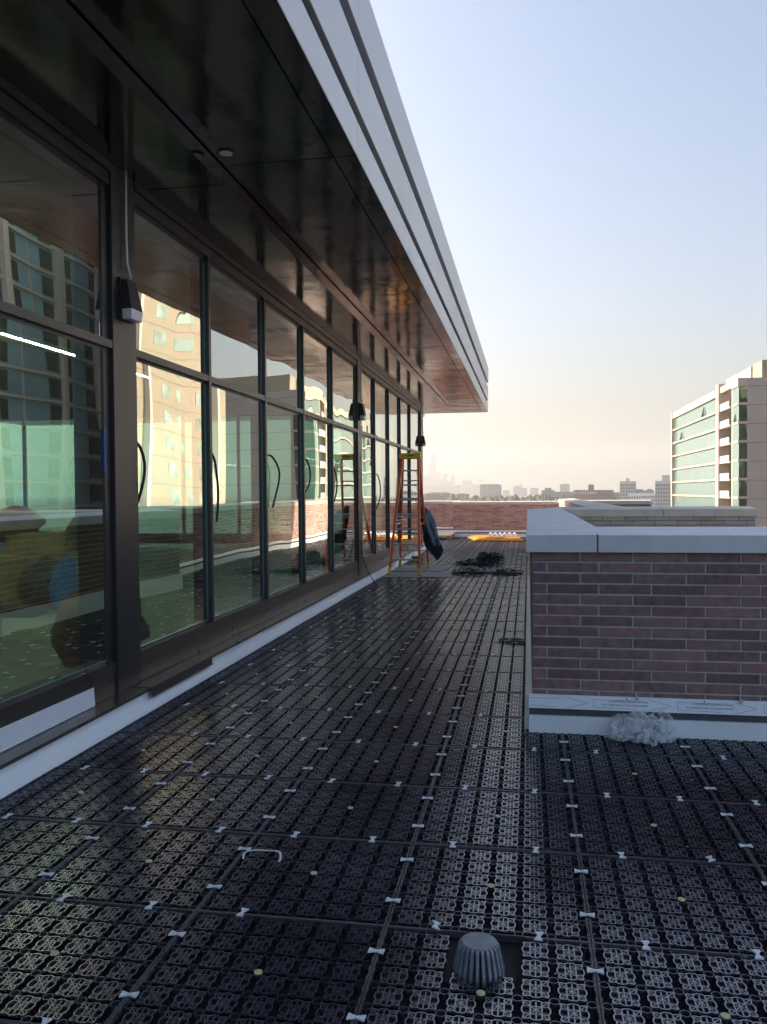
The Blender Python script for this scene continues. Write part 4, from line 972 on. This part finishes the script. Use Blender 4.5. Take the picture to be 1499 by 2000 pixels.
sky_building('apartment_house', 'dark red brick apartment house right of the striped one', 1167, 1199, 957, 980, Cb, win=(7, 4, Ct))
sky_building('warehouse', 'low hazy block between brick house and square grey tower', 1199, 1211, 961.5, 1500, Ct)
sky_building('apartment_tower', 'square grey tower with a small roof house', 1211, 1243, 940, 900, Cs, ((.38, .58, 934, Cs),), win=(6, 10, Ct))
sky_building('apartment_house', 'low white block before the square grey tower', 1228, 1252, 964, 820, M['wframe'], win=(5, 3, Ct))
sky_building('apartment_house', 'low white block of many windows between the two grey towers', 1247, 1280, 963, 840, M['wframe'], win=(9, 3, Ct))
sky_building('warehouse', 'low grey block behind the white blocks', 1243, 1256, 955.5, 1300, Ct); sky_building('warehouse', 'flat grey roof behind the white blocks, nearer the right tower', 1256, 1278, 957.5, 1300, Ct, ((.4, .8, 955, Ct),))
sky_building('apartment_tower', 'plain grey tower beside the tall apartment block', 1280, 1310, 939, 760, Cs, ((.45, .95, 928, Cs),), win=(6, 10, Ct))
# crane
cr = thing('tower_crane', 'tiny hazy tower crane on the skyline', 'crane', at(938.5, 960, 5200)[:2] + (GZ,), 0)
hz = at(938, 938, 5200)[2] - GZ
MB().box(-1.5, 1.5, -1.5, 1.5, 0, hz + 6).build('mast', Ct, cr); MB().box(-14, 34, -1.2, 1.2, hz - 3, hz).build('jib', Ct, cr)
# tree masses
def trees(name, label, px0, px1, ytop, D, seed, n=40):
    import bmesh
    from mathutils import noise
    rnd = random.Random(seed); mb = MB()
    for k in range(n):
        px = rnd.uniform(px0, px1); f = (px - px0) / (px1 - px0)
        hgt = 970 - (970 - ytop) * (0.72 + .28 * math.sin(f * math.pi) * 1.0) * rnd.uniform(.75, 1.0)
        c = at(px, hgt, D * rnd.uniform(.95, 1.05)); r = (px1 - px0) / 1640 * D / 14 * rnd.uniform(.7, 1.2); r = max(r, 3)
        top_ = c[2]
        nseg = 7
        for q in range(14):
            u, v_ = rnd.uniform(0, 6.28), rnd.uniform(-.6, 1)
            rr = r * rnd.uniform(.25, .5); p = Vector((c[0] + math.cos(u) * r * .8, c[1] + math.sin(u) * r * .8, top_ - r + v_ * r * .8))
            oc = [p + Vector((rr, 0, 0)), p + Vector((0, rr, 0)), p - Vector((rr, 0, 0)), p - Vector((0, rr, 0)), p + Vector((0, 0, rr * 1.1)), p - Vector((0, 0, rr))]
            mb.add(oc, [(0, 1, 4), (1, 2, 4), (2, 3, 4), (3, 0, 4), (1, 0, 5), (2, 1, 5), (3, 2, 5), (0, 3, 5)])
        mb.box(c[0] - r * .6, c[0] + r * .6, c[1] - r * .6, c[1] + r * .6, GZ, top_ - r)
    tag(mb.build(name, M['tree']), label, 'trees', kind='stuff')
trees('far_wood', 'hazy dark wood below the skyscrapers at left', 830, 886, 961, 2200, 1)
trees('far_wood', 'small rounded hazy clump of trees right of the dark wood', 893, 916, 963, 2200, 2, 22)
trees('far_wood', 'low line of trees along the foot of the skyline', 905, 1310, 973, 1500, 3, 90)

# ---------------------------------------------------------------- haze
hb = MB().box(-6500, 9000, -300, 12000, GZ - 2, 520)
ho = hb.build('haze', None if False else bpy.data.materials.new('haze_air'))
hm = ho.data.materials[0]; hm.use_nodes = True; hn = hm.node_tree; hn.nodes.clear()
pv = hn.nodes.new('ShaderNodeVolumePrincipled'); pv.inputs['Color'].default_value = (1.0, 0.985, 0.95, 1); pv.inputs['Density'].default_value = 0.00017; pv.inputs['Anisotropy'].default_value = 0.32
hout = hn.nodes.new('ShaderNodeOutputMaterial'); hn.links.new(pv.outputs[0], hout.inputs['Volume'])
tag(ho, 'pale air haze over the city', 'haze', kind='stuff')
